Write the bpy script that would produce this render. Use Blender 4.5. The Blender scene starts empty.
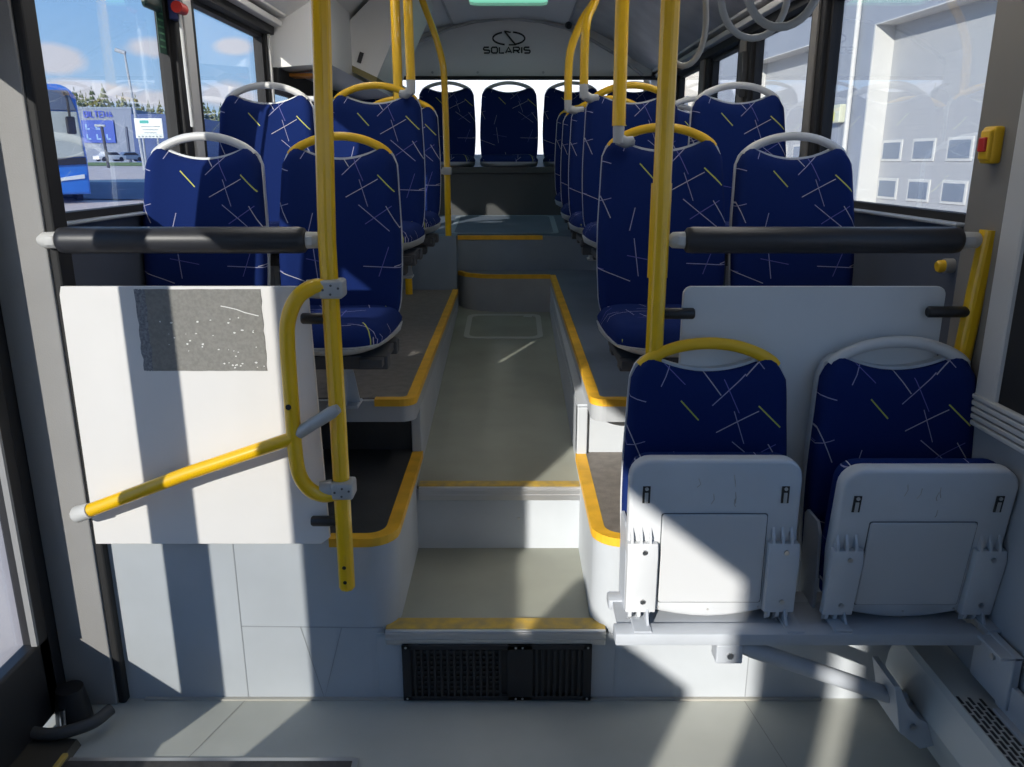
import bpy, bmesh, math, random
from mathutils import Vector, Matrix
random.seed(7)
sc = bpy.context.scene
COL = sc.collection
PI = math.pi
# ------------------------------------------------------------------ camera
F = 800.0
H = 1.55
PITCH = math.atan(221.5 / F)
cam_d = bpy.data.cameras.new('camera')
cam = bpy.data.objects.new('camera', cam_d)
COL.objects.link(cam)
cam.location = (0, 0, H)
cam.rotation_euler = (PI / 2 - PITCH, 0, 0)
cam_d.sensor_width = 36
cam_d.lens = F / 1024 * 36
cam_d.shift_x = -1 / 1024
cam_d.clip_start = .02
cam_d.clip_end = 600
sc.camera = cam
# ------------------------------------------------------------------ materials
def s2l(c):
    return tuple(((x / 255) / 12.92 if x / 255 <= .04045 else ((x / 255 + .055) / 1.055) ** 2.4) for x in c)

class NT:
    def __init__(s, name):
        s.m = bpy.data.materials.new(name); s.m.use_nodes = True
        s.t = s.m.node_tree; s.t.nodes.clear()
        s.out = s.n('ShaderNodeOutputMaterial')
    def n(s, k, **kw):
        x = s.t.nodes.new(k)
        for a, b in kw.items(): setattr(x, a, b)
        return x
    def l(s, a, b): s.t.links.new(a, b)
    def math(s, op, a, b=None, c=None):
        x = s.n('ShaderNodeMath', operation=op)
        for i, v in enumerate((a, b, c)):
            if v is None: continue
            if isinstance(v, (int, float)): x.inputs[i].default_value = v
            else: s.l(v, x.inputs[i])
        return x.outputs[0]

def mat(name, col, rough=.5, metal=0, noise=None, bump=None, spec=.5, col2=None, coat=0):
    k = NT(name)
    b = k.n('ShaderNodeBsdfPrincipled')
    b.inputs['Base Color'].default_value = (*col, 1)
    b.inputs['Roughness'].default_value = rough
    b.inputs['Metallic'].default_value = metal
    b.inputs['Specular IOR Level'].default_value = spec
    b.inputs['Coat Weight'].default_value = coat
    k.l(b.outputs[0], k.out.inputs[0])
    tc = k.n('ShaderNodeTexCoord')
    if noise:
        sc_, amt = noise
        nz = k.n('ShaderNodeTexNoise'); nz.inputs['Scale'].default_value = sc_
        nz.inputs['Detail'].default_value = 4
        k.l(tc.outputs['Object'], nz.inputs['Vector'])
        mx = k.n('ShaderNodeMix', data_type='RGBA')
        c2 = col2 if col2 else tuple(max(0, x * (1 - amt)) for x in col)
        c1 = col if col2 else tuple(min(1, x * (1 + amt)) for x in col)
        mx.inputs[6].default_value = (*c1, 1); mx.inputs[7].default_value = (*c2, 1)
        mr = k.n('ShaderNodeMapRange'); mr.inputs[1].default_value = .35; mr.inputs[2].default_value = .65
        k.l(nz.outputs[0], mr.inputs[0])
        k.l(mr.outputs[0], mx.inputs[0]); k.l(mx.outputs[2], b.inputs['Base Color'])
    if bump:
        nb = k.n('ShaderNodeTexNoise'); nb.inputs['Scale'].default_value = bump[0]; nb.inputs['Detail'].default_value = 3
        k.l(tc.outputs['Object'], nb.inputs['Vector'])
        bp = k.n('ShaderNodeBump'); bp.inputs['Strength'].default_value = bump[1]; bp.inputs['Distance'].default_value = .002
        k.l(nb.outputs[0], bp.inputs['Height']); k.l(bp.outputs[0], b.inputs['Normal'])
    return k.m

def fabric(name='moquette', flat=False):
    """navy moquette with scattered thin lilac / white strokes and thicker yellow ones"""
    k = NT(name)
    b = k.n('ShaderNodeBsdfPrincipled')
    b.inputs['Roughness'].default_value = .95
    b.inputs['Specular IOR Level'].default_value = .12
    k.l(b.outputs[0], k.out.inputs[0])
    tc = k.n('ShaderNodeTexCoord')
    sp = k.n('ShaderNodeSeparateXYZ'); k.l(tc.outputs['Object'], sp.inputs[0])
    cm = k.n('ShaderNodeCombineXYZ'); k.l(sp.outputs[0], cm.inputs[0]); k.l(sp.outputs[1 if flat else 2], cm.inputs[1])
    base = k.n('ShaderNodeMix', data_type='RGBA')
    base.inputs[6].default_value = (.0055, .0155, .088, 1); base.inputs[7].default_value = (.007, .021, .112, 1)
    nz = k.n('ShaderNodeTexNoise'); nz.inputs['Scale'].default_value = 400; k.l(tc.outputs['Object'], nz.inputs[0])
    k.l(nz.outputs[0], base.inputs[0])
    cur = base.outputs[2]
    layers = [((.31, .17), 6.0, .064, .00125, (.30, .30, .42), 0.0, .7, 0, 0),
              ((.31, .17), 6.0, .052, .00115, (.12, .12, .34), 0.25, .7, 1.25, .018),
              ((1.73, .61), 5.4, .068, .0013, (.38, .37, .42), 0.15, .8, .7, 0),
              ((1.73, .61), 5.4, .050, .0011, (.26, .26, .38), 0.45, .8, 2.1, -.016),
              ((5.9, 4.43), 5.0, .050, .0018, (.46, .48, .09), .52, .6, .95, 0)]
    for (ox, oy), scl, L, w, c, thr, rnd, aof, shf in layers:
        ad = k.n('ShaderNodeVectorMath', operation='ADD'); k.l(cm.outputs[0], ad.inputs[0]); ad.inputs[1].default_value = (ox, oy, 0)
        vo = k.n('ShaderNodeTexVoronoi', voronoi_dimensions='2D'); vo.inputs['Scale'].default_value = scl
        vo.inputs['Randomness'].default_value = rnd
        k.l(ad.outputs[0], vo.inputs['Vector'])
        sb = k.n('ShaderNodeVectorMath', operation='SUBTRACT'); k.l(ad.outputs[0], sb.inputs[0])
        k.l(vo.outputs['Position'], sb.inputs[1])
        cs = k.n('ShaderNodeSeparateXYZ'); k.l(sb.outputs[0], cs.inputs[0])
        rs = k.n('ShaderNodeSeparateColor'); k.l(vo.outputs['Color'], rs.inputs[0])
        ang = k.math('ADD', k.math('MULTIPLY', rs.outputs[0], PI), aof)
        ca, sa = k.math('COSINE', ang), k.math('SINE', ang)
        u = k.math('ADD', k.math('MULTIPLY', cs.outputs[0], ca), k.math('MULTIPLY', cs.outputs[1], sa))
        v = k.math('SUBTRACT', k.math('MULTIPLY', cs.outputs[1], ca), k.math('MULTIPLY', cs.outputs[0], sa))
        u = k.math('ADD', u, shf)
        len_ = k.math('MULTIPLY', k.math('ADD', k.math('MULTIPLY', rs.outputs[2], .5), .55), L)
        m = k.math('MULTIPLY', k.math('LESS_THAN', k.math('ABSOLUTE', v), w), k.math('LESS_THAN', k.math('ABSOLUTE', u), len_))
        m = k.math('MULTIPLY', m, k.math('GREATER_THAN', rs.outputs[1], thr))
        mx = k.n('ShaderNodeMix', data_type='RGBA'); k.l(m, mx.inputs[0]); k.l(cur, mx.inputs[6]); mx.inputs[7].default_value = (*c, 1)
        cur = mx.outputs[2]
    k.l(cur, b.inputs['Base Color'])
    return k.m

def glass(name, tint=(.92, .95, .94), refl=.5):
    k = NT(name)
    t = k.n('ShaderNodeBsdfTransparent'); t.inputs[0].default_value = (*tint, 1)
    g = k.n('ShaderNodeBsdfGlossy'); g.inputs['Roughness'].default_value = .0
    fr = k.n('ShaderNodeFresnel'); fr.inputs[0].default_value = 1.45
    f2 = k.math('MULTIPLY', fr.outputs[0], refl)
    mx = k.n('ShaderNodeMixShader'); k.l(f2, mx.inputs[0]); k.l(t.outputs[0], mx.inputs[1]); k.l(g.outputs[0], mx.inputs[2])
    k.l(mx.outputs[0], k.out.inputs[0])
    return k.m

def emis(name, col, st):
    k = NT(name); e = k.n('ShaderNodeEmission'); e.inputs[0].default_value = (*col, 1); e.inputs[1].default_value = st
    k.l(e.outputs[0], k.out.inputs[0]); return k.m

def stripes_mat(name, c1, c2, scale, axis='Z', width=.04, rough=.5):
    """plain colour with thin regular joints along one object axis (panel ribs)"""
    k = NT(name); b = k.n('ShaderNodeBsdfPrincipled'); b.inputs['Roughness'].default_value = rough
    tc = k.n('ShaderNodeTexCoord'); sp = k.n('ShaderNodeSeparateXYZ'); k.l(tc.outputs['Object'], sp.inputs[0])
    v = sp.outputs['XYZ'.index(axis)]
    fr = k.math('FRACT', k.math('MULTIPLY', v, scale))
    m = k.math('LESS_THAN', fr, width)
    mx = k.n('ShaderNodeMix', data_type='RGBA'); k.l(m, mx.inputs[0]); mx.inputs[6].default_value = (*c1, 1); mx.inputs[7].default_value = (*c2, 1)
    k.l(mx.outputs[2], b.inputs['Base Color']); k.l(b.outputs[0], k.out.inputs[0]); return k.m

M = {}
M['fabric'] = fabric()
M['fabric_flat'] = fabric('moquette_cushion', True)
M['yellow'] = mat('yellow_enamel', (.80, .47, .004), .32, noise=(6, .05), coat=.3)
M['yellow_plastic'] = mat('yellow_plastic', (.76, .45, .01), .45)
M['yellow_edge'] = mat('yellow_edging', (.74, .40, .02), .55, noise=(14, .12))
M['yellow_worn'] = mat('worn_yellow_edging', (.55, .36, .05), .6, noise=(22, .35), col2=(.33, .25, .10))
M['grey_plastic'] = mat('grey_plastic', (.50, .50, .49), .5)
M['grey_handle'] = mat('light_grey_handle', (.56, .56, .55), .42)
M['clamp'] = mat('clamp_grey', (.42, .42, .41), .45, metal=.2)
M['seat_pan'] = mat('seat_pan_plastic', (.52, .54, .56), .42, noise=(9, .03), bump=(900, .15))
M['black'] = mat('black_plastic', (.014, .014, .016), .45)
M['black_rubber'] = mat('black_rubber', (.012, .012, .013), .7)
M['pad'] = mat('padded_black_vinyl', (.022, .023, .028), .42, bump=(300, .1))
M['white_panel'] = mat('white_laminate', (.71, .695, .68), .5, noise=(5, .02))
M['shaded_white_panel'] = mat('shaded_white_laminate', (.62, .63, .63), .45, noise=(5, .02))  # white laminate toned greyer, its shade put into the colour
M['vinyl_floor'] = mat('speckled_vinyl', (.40, .41, .375), .62, noise=(3, .08), bump=(500, .2))
M['vinyl_aisle'] = mat('green_grey_vinyl', (.29, .30, .255), .6, noise=(2.5, .12), bump=(500, .2))
M['vinyl_wall'] = mat('blue_grey_vinyl', (.41, .44, .47), .6, noise=(4, .05), bump=(500, .2))
M['vinyl_dark'] = mat('dark_tread_vinyl', (.035, .037, .04), .6, noise=(10, .12), bump=(250, .5))
M['vinyl_tread'] = mat('brown_grey_tread', (.17, .15, .13), .5, noise=(30, .15), bump=(180, .6))
M['deck'] = mat('blue_grey_deck', (.13, .16, .21), .55, noise=(5, .08))
M['riser_blue'] = mat('slate_riser_vinyl', (.20, .25, .31), .6, noise=(4, .08))
M['bench'] = mat('charcoal_bench', (.05, .052, .052), .6)
M['alu'] = mat('brushed_aluminium', (.62, .62, .62), .32, metal=.85)
M['steel'] = mat('grey_painted_steel', (.40, .43, .47), .4, noise=(8, .04))
M['chrome'] = mat('screw_steel', (.5, .5, .5), .3, metal=1)
M['post'] = mat('textured_grey_post', (.27, .265, .26), .65, noise=(6, .03), bump=(260, .35))
M['pillar_grey'] = mat('warm_grey_pillar', (.22, .205, .185), .6)
M['trim_grey'] = mat('light_grey_trim', (.56, .55, .53), .5)
M['side_grey'] = mat('side_panel_grey', (.33, .35, .37), .6, noise=(7, .04))
M['side_slate'] = mat('side_panel_slate', (.085, .098, .125), .6, noise=(7, .04))
M['ceiling'] = mat('ceiling_white', (.80, .79, .76), .45)
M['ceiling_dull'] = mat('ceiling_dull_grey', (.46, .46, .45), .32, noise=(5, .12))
M['olive'] = mat('olive_edge', (.22, .18, .06), .5)
M['red'] = mat('red_plastic', (.55, .03, .02), .4)
M['orange'] = mat('orange_plastic', (.70, .25, .02), .5)
M['residue'] = mat('adhesive_residue', (.215, .21, .195), .8, noise=(120, .10), bump=(260, .35))
M['residue_dark'] = mat('dark_adhesive', (.12, .13, .15), .8, noise=(140, .5), col2=(.25, .26, .28))
M['paint_fleck'] = mat('white_fleck', (.72, .72, .70), .6)
M['glass'] = glass('window_glass', (.97, .98, .98), .35)
M['strap'] = mat('grey_strap', (.36, .355, .33), .5)
M['dirt'] = mat('scuff_brown', (.40, .38, .34), .6, noise=(40, .2))
M['glow_green_glass'] = emis('glowing_green_roof_glass', (.25, .75, .55), .9)  # emission stands in for daylight coming through the roof hatch glass

# ------------------------------------------------------------------ mesh builder
class MB:
    def __init__(s): s.bm = bmesh.new()
    def _faces(s, vs, fs):
        v = [s.bm.verts.new(p) for p in vs]; out = []
        for f in fs:
            try: out.append(s.bm.faces.new([v[i] for i in f]))
            except ValueError: pass
        return v, out
    def box(s, x0, x1, y0, y1, z0, z1, r=0, seg=2, mtx=None):
        vs = [Vector((x, y, z)) for z in (z0, z1) for y in (y0, y1) for x in (x0, x1)]
        if mtx: vs = [mtx @ v for v in vs]
        v, f = s._faces(vs, [(0, 2, 3, 1), (4, 5, 7, 6), (0, 1, 5, 4), (2, 6, 7, 3), (0, 4, 6, 2), (1, 3, 7, 5)])
        if r:
            es = {e for q in f for e in q.edges}
            bmesh.ops.bevel(s.bm, geom=list(es), offset=r, segments=seg, affect='EDGES', profile=.5)
        return s
    def prism(s, poly, axis, a, b, r=0, seg=2, mtx=None):
        def P(u, v, w):
            p = {'z': (u, v, w), 'y': (u, w, v), 'x': (w, u, v)}[axis]
            p = Vector(p)
            return mtx @ p if mtx else p
        n = len(poly)
        vs = [P(u, v, a) for u, v in poly] + [P(u, v, b) for u, v in poly]
        fs = [tuple(range(n))[::-1], tuple(range(n, 2 * n))] + [(i, (i + 1) % n, n + (i + 1) % n, n + i) for i in range(n)]
        v, f = s._faces(vs, fs)
        bmesh.ops.recalc_face_normals(s.bm, faces=f)
        if r:
            es = set(f[0].edges) | set(f[1].edges)
            bmesh.ops.bevel(s.bm, geom=list(es), offset=r, segments=seg, affect='EDGES', profile=.5)
        return s
    def tube(s, pts, r, seg=12, rad=None, flat=1.0, flat_dir=None, prof=None):
        """round (or flattened: flat<1 squeezes across flat_dir) tube along a path; rad = per-point scale"""
        pts = [Vector(p) for p in pts]; n = len(pts)
        tan = []
        for i in range(n):
            a, b = pts[max(0, i - 1)], pts[min(n - 1, i + 1)]
            tan.append((b - a).normalized())
        up = Vector(flat_dir) if flat_dir else (Vector((0, 0, 1)) if abs(tan[0].z) < .9 else Vector((0, 1, 0)))
        rings = []
        N = None
        for i in range(n):
            t = tan[i]
            if N is None: N = (up - t * up.dot(t)).normalized()
            else: N = (N - t * N.dot(t)).normalized()
            if flat_dir:
                u2 = Vector(flat_dir); q = u2 - t * u2.dot(t)
                if q.length > .05: N = q.normalized()
            B = t.cross(N)
            rr = r * (rad[i] if rad else 1)
            ring = []
            for k in range(seg):
                a = 2 * PI * k / seg
                m = prof[k % len(prof)] if prof else 1
                ring.append(s.bm.verts.new(pts[i] + N * (math.cos(a) * rr * flat * m) + B * (math.sin(a) * rr * m)))
            rings.append(ring)
        for i in range(n - 1):
            for k in range(seg):
                s.bm.faces.new((rings[i][k], rings[i][(k + 1) % seg], rings[i + 1][(k + 1) % seg], rings[i + 1][k]))
        s.bm.faces.new(rings[0][::-1]); s.bm.faces.new(rings[-1])
        return s
    def shell(s, fa, fb, nu, nv):
        """closed solid between two parametric sheets fa(u,v), fb(u,v)"""
        A = [[s.bm.verts.new(fa(i / nu, j / nv)) for i in range(nu + 1)] for j in range(nv + 1)]
        B = [[s.bm.verts.new(fb(i / nu, j / nv)) for i in range(nu + 1)] for j in range(nv + 1)]
        fs = []
        for j in range(nv):
            for i in range(nu):
                fs.append(s.bm.faces.new((A[j][i], A[j][i + 1], A[j + 1][i + 1], A[j + 1][i])))
                fs.append(s.bm.faces.new((B[j][i], B[j + 1][i], B[j + 1][i + 1], B[j][i + 1])))
        for i in range(nu):
            fs.append(s.bm.faces.new((A[0][i], B[0][i], B[0][i + 1], A[0][i + 1])))
            fs.append(s.bm.faces.new((A[nv][i], A[nv][i + 1], B[nv][i + 1], B[nv][i])))
        for j in range(nv):
            fs.append(s.bm.faces.new((A[j][0], A[j + 1][0], B[j + 1][0], B[j][0])))
            fs.append(s.bm.faces.new((A[j][nu], B[j][nu], B[j + 1][nu], A[j + 1][nu])))
        bmesh.ops.recalc_face_normals(s.bm, faces=fs)
        return s
    def build(s, name, m, parent=None, smooth=False, angle=40, loc=None):
        me = bpy.data.meshes.new(name)
        bmesh.ops.recalc_face_normals(s.bm, faces=s.bm.faces[:])
        s.bm.to_mesh(me); s.bm.free()
        o = bpy.data.objects.new(name, me)
        COL.objects.link(o)
        me.materials.append(M[m] if isinstance(m, str) else m)
        if smooth:
            for p in me.polygons: p.use_smooth = True
            try: me.set_sharp_from_angle(angle=math.radians(angle))
            except Exception: pass
        if parent: o.parent = parent
        if loc: o.location = loc
        return o

def smooth_path(pts, n=6):
    pts = [Vector(p) for p in pts]
    P = [pts[0] * 2 - pts[1]] + pts + [pts[-1] * 2 - pts[-2]]
    out = []
    for i in range(1, len(P) - 2):
        for k in range(n):
            t = k / n
            a, b, c, d = P[i - 1], P[i], P[i + 1], P[i + 2]
            out.append(.5 * ((2 * b) + (c - a) * t + (2 * a - 5 * b + 4 * c - d) * t * t + (3 * b - a - 3 * c + d) * t ** 3))
    out.append(pts[-1])
    return out

def rrect(x0, x1, z0, z1, r, n=5, rs=None):
    rs = rs or (r, r, r, r)  # bl br tr tl
    out = []
    for (cx, cz, a0, q) in ((x0, z0, PI, rs[0]), (x1, z0, 1.5 * PI, rs[1]), (x1, z1, 0, rs[2]), (x0, z1, .5 * PI, rs[3])):
        sx = 1 if cx == x0 else -1; sz = 1 if cz == z0 else -1
        ox, oz = cx + sx * q, cz + sz * q
        for k in range(n + 1):
            a = a0 + .5 * PI * k / n
            out.append((ox + q * math.cos(a), oz + q * math.sin(a)))
    return out

def tag(o, label, cat, group=None, kind=None):
    if label: o['label'] = label
    if cat: o['category'] = cat
    if group: o['group'] = group
    if kind: o['kind'] = kind
    return o
def struct(o, label=None):
    o['kind'] = 'structure'
    if label: o['label'] = label
    return o
def thing(name, label, cat, loc=(0, 0, 0), rz=0, group=None):
    o = bpy.data.objects.new(name, None); COL.objects.link(o)
    o.empty_display_size = .1
    o.location = loc; o.rotation_euler = (0, 0, rz)
    return tag(o, label, cat, group)
def kids(o): return [c for c in bpy.data.objects if c.parent == o]
def copy_tree(o, parent=None, skip=(), swap=None):
    c = o.copy(); COL.objects.link(c)
    c.parent = parent
    for ch in kids(o):
        if ch.name.split('.')[0] in skip: continue
        d = copy_tree(ch, c, skip, swap)
    return c

# ------------------------------------------------------------------ the shell of the bus
XL, XR = -1.22, 1.20        # inner faces of the side walls behind the door bay
YW = 2.06                   # front face of the raised rear part
DL = -1.33                  # plane of the door leaves
Z1, Z2 = .231, .464         # step levels
ZT, ZL = .772, .522         # seat platform, foot-well platform
AL, AR = -.335, .262        # aisle sides

b = MB(); b.box(-1.45, 1.3, -3.6, YW + .05, -.06, 0)
struct(b.build('floor', 'vinyl_floor'), 'grey speckled vinyl floor of the door bay')

# front faces of the raised part, left and right of the steps, with rounded corners into the stair well
def arc(cx, cy, r, a0, a1, n=6):
    return [(cx + r * math.cos(math.radians(a0 + (a1 - a0) * k / n)), cy + r * math.sin(math.radians(a0 + (a1 - a0) * k / n))) for k in range(n + 1)]
R = .085
left_low = [(XL - .1, YW)] + arc(AL - R, YW + R, R, -90, 0) + [(AL, 2.80), (XL - .1, 2.80)]
b = MB(); b.prism(left_low, 'z', 0, ZL)
struct(b.build('wall_front_left', 'vinyl_wall', smooth=True, angle=30), 'blue grey vinyl face below the white board, rounded into the steps')
ARL = .232
right_low = [(XR + .1, YW), (XR + .1, 2.76), (ARL, 2.76)] + arc(ARL + R, YW + R, R, 180, 270)
b = MB(); b.prism(right_low, 'z', 0, ZL)
struct(b.build('wall_front_right', 'vinyl_wall', smooth=True, angle=30), 'blue grey vinyl face under the folding seats, rounded into the steps')
# foot-well floors
b = MB(); b.prism([(XL - .05, YW + .02)] + arc(AL - R, YW + R, R - .015, -90, 0) + [(AL - .015, 2.80), (XL - .05, 2.80)], 'z', ZL - .01, ZL + .003)
struct(b.build('floor', 'vinyl_dark'), 'dark foot-well floor behind the scuffed white board')
b = MB(); b.prism([(XR + .05, YW + .02), (XR + .05, 2.76), (ARL + .015, 2.76)] + arc(ARL + R, YW + R, R - .015, 180, 270), 'z', ZL - .01, ZL + .003)
struct(b.build('floor', 'vinyl_tread'), 'dark foot-well floor behind the plain board')

# upper platforms: solid core + overhanging lip
def plat(name, poly, z0, z1, mt, lab):
    q = MB(); q.prism(poly, 'z', z0, z1); return struct(q.build(name, mt, smooth=True, angle=30), lab)
RC = .05
core_l = [(XL - .1, 2.80), (AL, 2.80), (AL - .015, 5.05), (XL - .1, 5.05)]
plat('wall_platform_left', core_l, 0, ZT - .075, 'vinyl_wall', 'grey side of the seat platform along the aisle on the scuffed board side')
core_r = [(XR + .1, 2.76), (XR + .1, 5.2), (.232, 5.2), (ARL, 2.76)]
plat('wall_platform_right', core_r, 0, ZT - .075, 'vinyl_wall', 'grey side of the seat platform along the aisle on the plain board side')
b = MB(); b.box(XL, AL - .036, 2.79, 2.80, ZL, ZT - .08); struct(b.build('trim_20', 'vinyl_dark'))
# column between lip and lower edge, beside the aisle
b = MB(); b.box(AL - .035, AL, 2.765, 2.82, ZL, ZT - .07, .004); struct(b.build('trim_1', 'vinyl_wall'))
b = MB(); b.box(ARL, ARL + .037, 2.74, 2.80, ZL, ZT - .07, .004); struct(b.build('trim_2', 'vinyl_wall'))
lip_l = [(XL - .1, 2.60)] + arc(AL - RC, 2.60 + RC, RC, -90, 0) + [(AL - .015, 5.05), (XL - .1, 5.05)]
b = MB(); b.prism(lip_l, 'z', ZT - .078, ZT - .004)
struct(b.build('wall_lip_left', 'side_grey', smooth=True, angle=30))
top_l = [(XL - .05, 2.625)] + arc(AL - RC, 2.60 + RC, RC - .025, -90, 0) + [(AL - .04, 5.03), (XL - .05, 5.03)]
b = MB(); b.prism(top_l, 'z', ZT - .02, ZT)
struct(b.build('floor', 'vinyl_tread'), 'brown grey tread floor of the seat platform, yellow edged')
# right platform rises towards the rear: built as a sheared slab
def zr(y): return ZT + (.868 - ZT) * max(0, (y - 2.6)) / (5.0 - 2.6)
def slab(poly, dz0, dz1, name, mt, lab=None):
    q = MB(); n = len(poly)
    vs = [(x, y, zr(y) + dz0) for x, y in poly] + [(x, y, zr(y) + dz1) for x, y in poly]
    q._faces([Vector(v) for v in vs], [tuple(range(n)), tuple(range(n, 2 * n))] + [(i, (i + 1) % n, n + (i + 1) % n, n + i) for i in range(n)])
    return struct(q.build(name, mt), lab)
lip_r = [(XR + .1, 2.60), (XR + .1, 5.22), (-.36, 5.22), (-.36, 5.19), (-.30, 5.08), (-.20, 5.02), (-.10, 5.0), (.236, 5.0), (AR + .006, 2.72)] + arc(AR + .006 + RC, 2.60 + RC, RC, 180, 270)
slab(lip_r, -.078, -.004, 'wall_lip_right', 'side_grey')
top_r = [(XR + .05, 2.625), (XR + .05, 5.2), (-.34, 5.2), (-.27, 5.10), (-.19, 5.045), (-.10, 5.025), (.262, 5.025), (AR + .03, 2.72)] + arc(AR + .006 + RC, 2.60 + RC, RC - .025, 180, 270)
slab(top_r, -.02, 0, 'floor', 'deck', 'slate floor of the seat platform on the plain board side')
# side of the right platform between core and lip
b = MB()
q = [(ARL + .002, 2.76), (.234, 5.0), (.27, 5.0), (ARL + .05, 2.76)]
b._faces([Vector((x, y, ZT - .09)) for x, y in q] + [Vector((x, y, zr(y) - .07)) for x, y in q], [(0, 1, 2, 3), (4, 5, 6, 7), (0, 1, 5, 4), (1, 2, 6, 5), (2, 3, 7, 6), (3, 0, 4, 7)])
struct(b.build('trim_3', 'vinyl_wall'))
# end wall of the aisle pocket, rounded at one side
pw = [(.30, 5.0), (-.10, 5.0), (-.20, 5.02), (-.30, 5.08), (-.36, 5.19), (-.36, 5.3), (.30, 5.3)]
b = MB(); b.prism([(x, y - .003) for x, y in pw], 'z', .3, .862); struct(b.build('wall_pocket', 'side_grey', smooth=True, angle=50), 'grey curved wall closing the sunken aisle')
# yellow edgings -------------------------------------------------
def ribbon(path, w, th, name, mt, lab, cat='edging', side=1, wall=.0):
    """flat strip lying on an edge: path follows the edge, the strip reaches w inward"""
    q = MB(); n = len(path); V = []
    for i, p in enumerate(path):
        a, c = Vector(path[max(0, i - 1)]), Vector(path[min(n - 1, i + 1)])
        t = (c - a); nx = Vector((-t.y, t.x, 0)).normalized() * side
        p = Vector(p)
        V += [p + Vector((0, 0, th)) - nx * .004, p + nx * w + Vector((0, 0, th)), p + nx * w - Vector((0, 0, .004)), p - nx * .004 - Vector((0, 0, .022 + wall))]
    fs = []
    for i in range(n - 1):
        for k in range(4): fs.append((4 * i + k, 4 * i + (k + 1) % 4, 4 * i + 4 + (k + 1) % 4, 4 * i + 4 + k))
    fs += [(0, 1, 2, 3), (4 * n - 4, 4 * n - 3, 4 * n - 2, 4 * n - 1)]
    q._faces(V, fs)
    return tag(q.build(name, mt), lab, cat, 'yellow step and platform edgings')
pl = [(-.47, 2.60, ZT)] + [(x, y, ZT) for x, y in arc(AL - RC, 2.60 + RC, RC, -90, 0)] + [(AL - .015, 5.03, ZT)]
ribbon(pl, .03, .003, 'platform_edging', 'yellow_edge', 'yellow edging strip along the brown seat platform beside the aisle')
pr_ = [(.42, 2.60, ZT)] + [(x, y, ZT) for x, y in arc(AR + .006 + RC, 2.60 + RC, RC, 270, 180)] + [(AR + .006, 2.72, zr(2.72)), (.236, 5.0, zr(5.0))]
ribbon(pr_, .03, .003, 'platform_edging', 'yellow_edge', 'yellow edging strip along the slate platform, running back beside the aisle', side=-1)
pp = [(.236, 5.0, .868), (-.10, 5.0, .868), (-.20, 5.02, .868), (-.30, 5.08, .869), (-.355, 5.17, .871)]
ribbon(pp, .025, .003, 'platform_edging', 'yellow_edge', 'curved yellow edging across the end of the sunken aisle', side=-1)
ll = [(-.52, YW, ZL)] + [(x, y, ZL) for x, y in arc(AL - R, YW + R, R, -90, 0)] + [(AL, 2.77, ZL)]
ribbon(ll, .034, .004, 'platform_edging', 'yellow_edge', 'yellow edging bending round the foot-well beside the pole with the gate bar')
rl = [(.40, YW, ZL)] + [(x, y, ZL) for x, y in arc(ARL + R, YW + R, R, 270, 180)] + [(ARL, 2.745, ZL)]
ribbon(rl, .034, .004, 'platform_edging', 'yellow_edge', 'bright yellow edging bending round the foot-well behind the folding seats', side=-1)

# steps ----------------------------------------------------------
b = MB(); b.box(AL - .03, AR + .04, YW + .01, 2.60, 0, Z1)
struct(b.build('floor', 'vinyl_aisle'), 'green grey tread of the lower step')
b = MB(); b.box(-.40, .30, YW + .001, YW + .01, 0, Z1 - .012); struct(b.build('trim_4', 'vinyl_wall'))
# ramped aisle
b = MB()
yy = [2.585, 5.25]; zz = [Z2, .655]
b._faces([Vector((x, y, z)) for y, zt in zip(yy, zz) for x in (AL - .03, AR + .03) for z in (0, zt)],
         [(0, 1, 3, 2), (4, 6, 7, 5), (1, 5, 7, 3), (0, 2, 6, 4), (0, 4, 5, 1), (2, 3, 7, 6)])
struct(b.build('floor', 'vinyl_aisle'), 'green grey aisle floor rising gently to the rear')
b = MB(); b.box(AL, AR + .01, 2.578, 2.59, Z1, Z2 - .01); struct(b.build('wall_step', 'vinyl_wall'), 'grey riser of the upper step with one small screw')
def nosing(x0, x1, y, z, lab, d=.045):
    t = thing('step_nosing', lab, 'step edge', ((x0 + x1) / 2, y, z), group='step nosings')
    w = (x1 - x0) / 2
    q = MB(); q.box(-w, w, -.008, d, -.002, .004, .001); q.build('yellow_strip', 'yellow_worn', t)
    q = MB()
    q.box(-w, w, -.018, -.006, -.046, .003, .003)
    q.box(-w, w, -.0215, -.016, -.012, -.006); q.box(-w, w, -.0215, -.016, -.030, -.024)
    q.build('aluminium_profile', 'alu', t)
    return t
t = nosing(-.372, .27, YW + .005, Z1 + .004, 'wide aluminium nosing with worn yellow strip on the bottom step above the black grille', .05)
t = nosing(AL + .01, AR + .005, 2.575, Z2 + .004, 'narrow aluminium nosing with yellow strip on the upper step of the aisle', .04)
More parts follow.
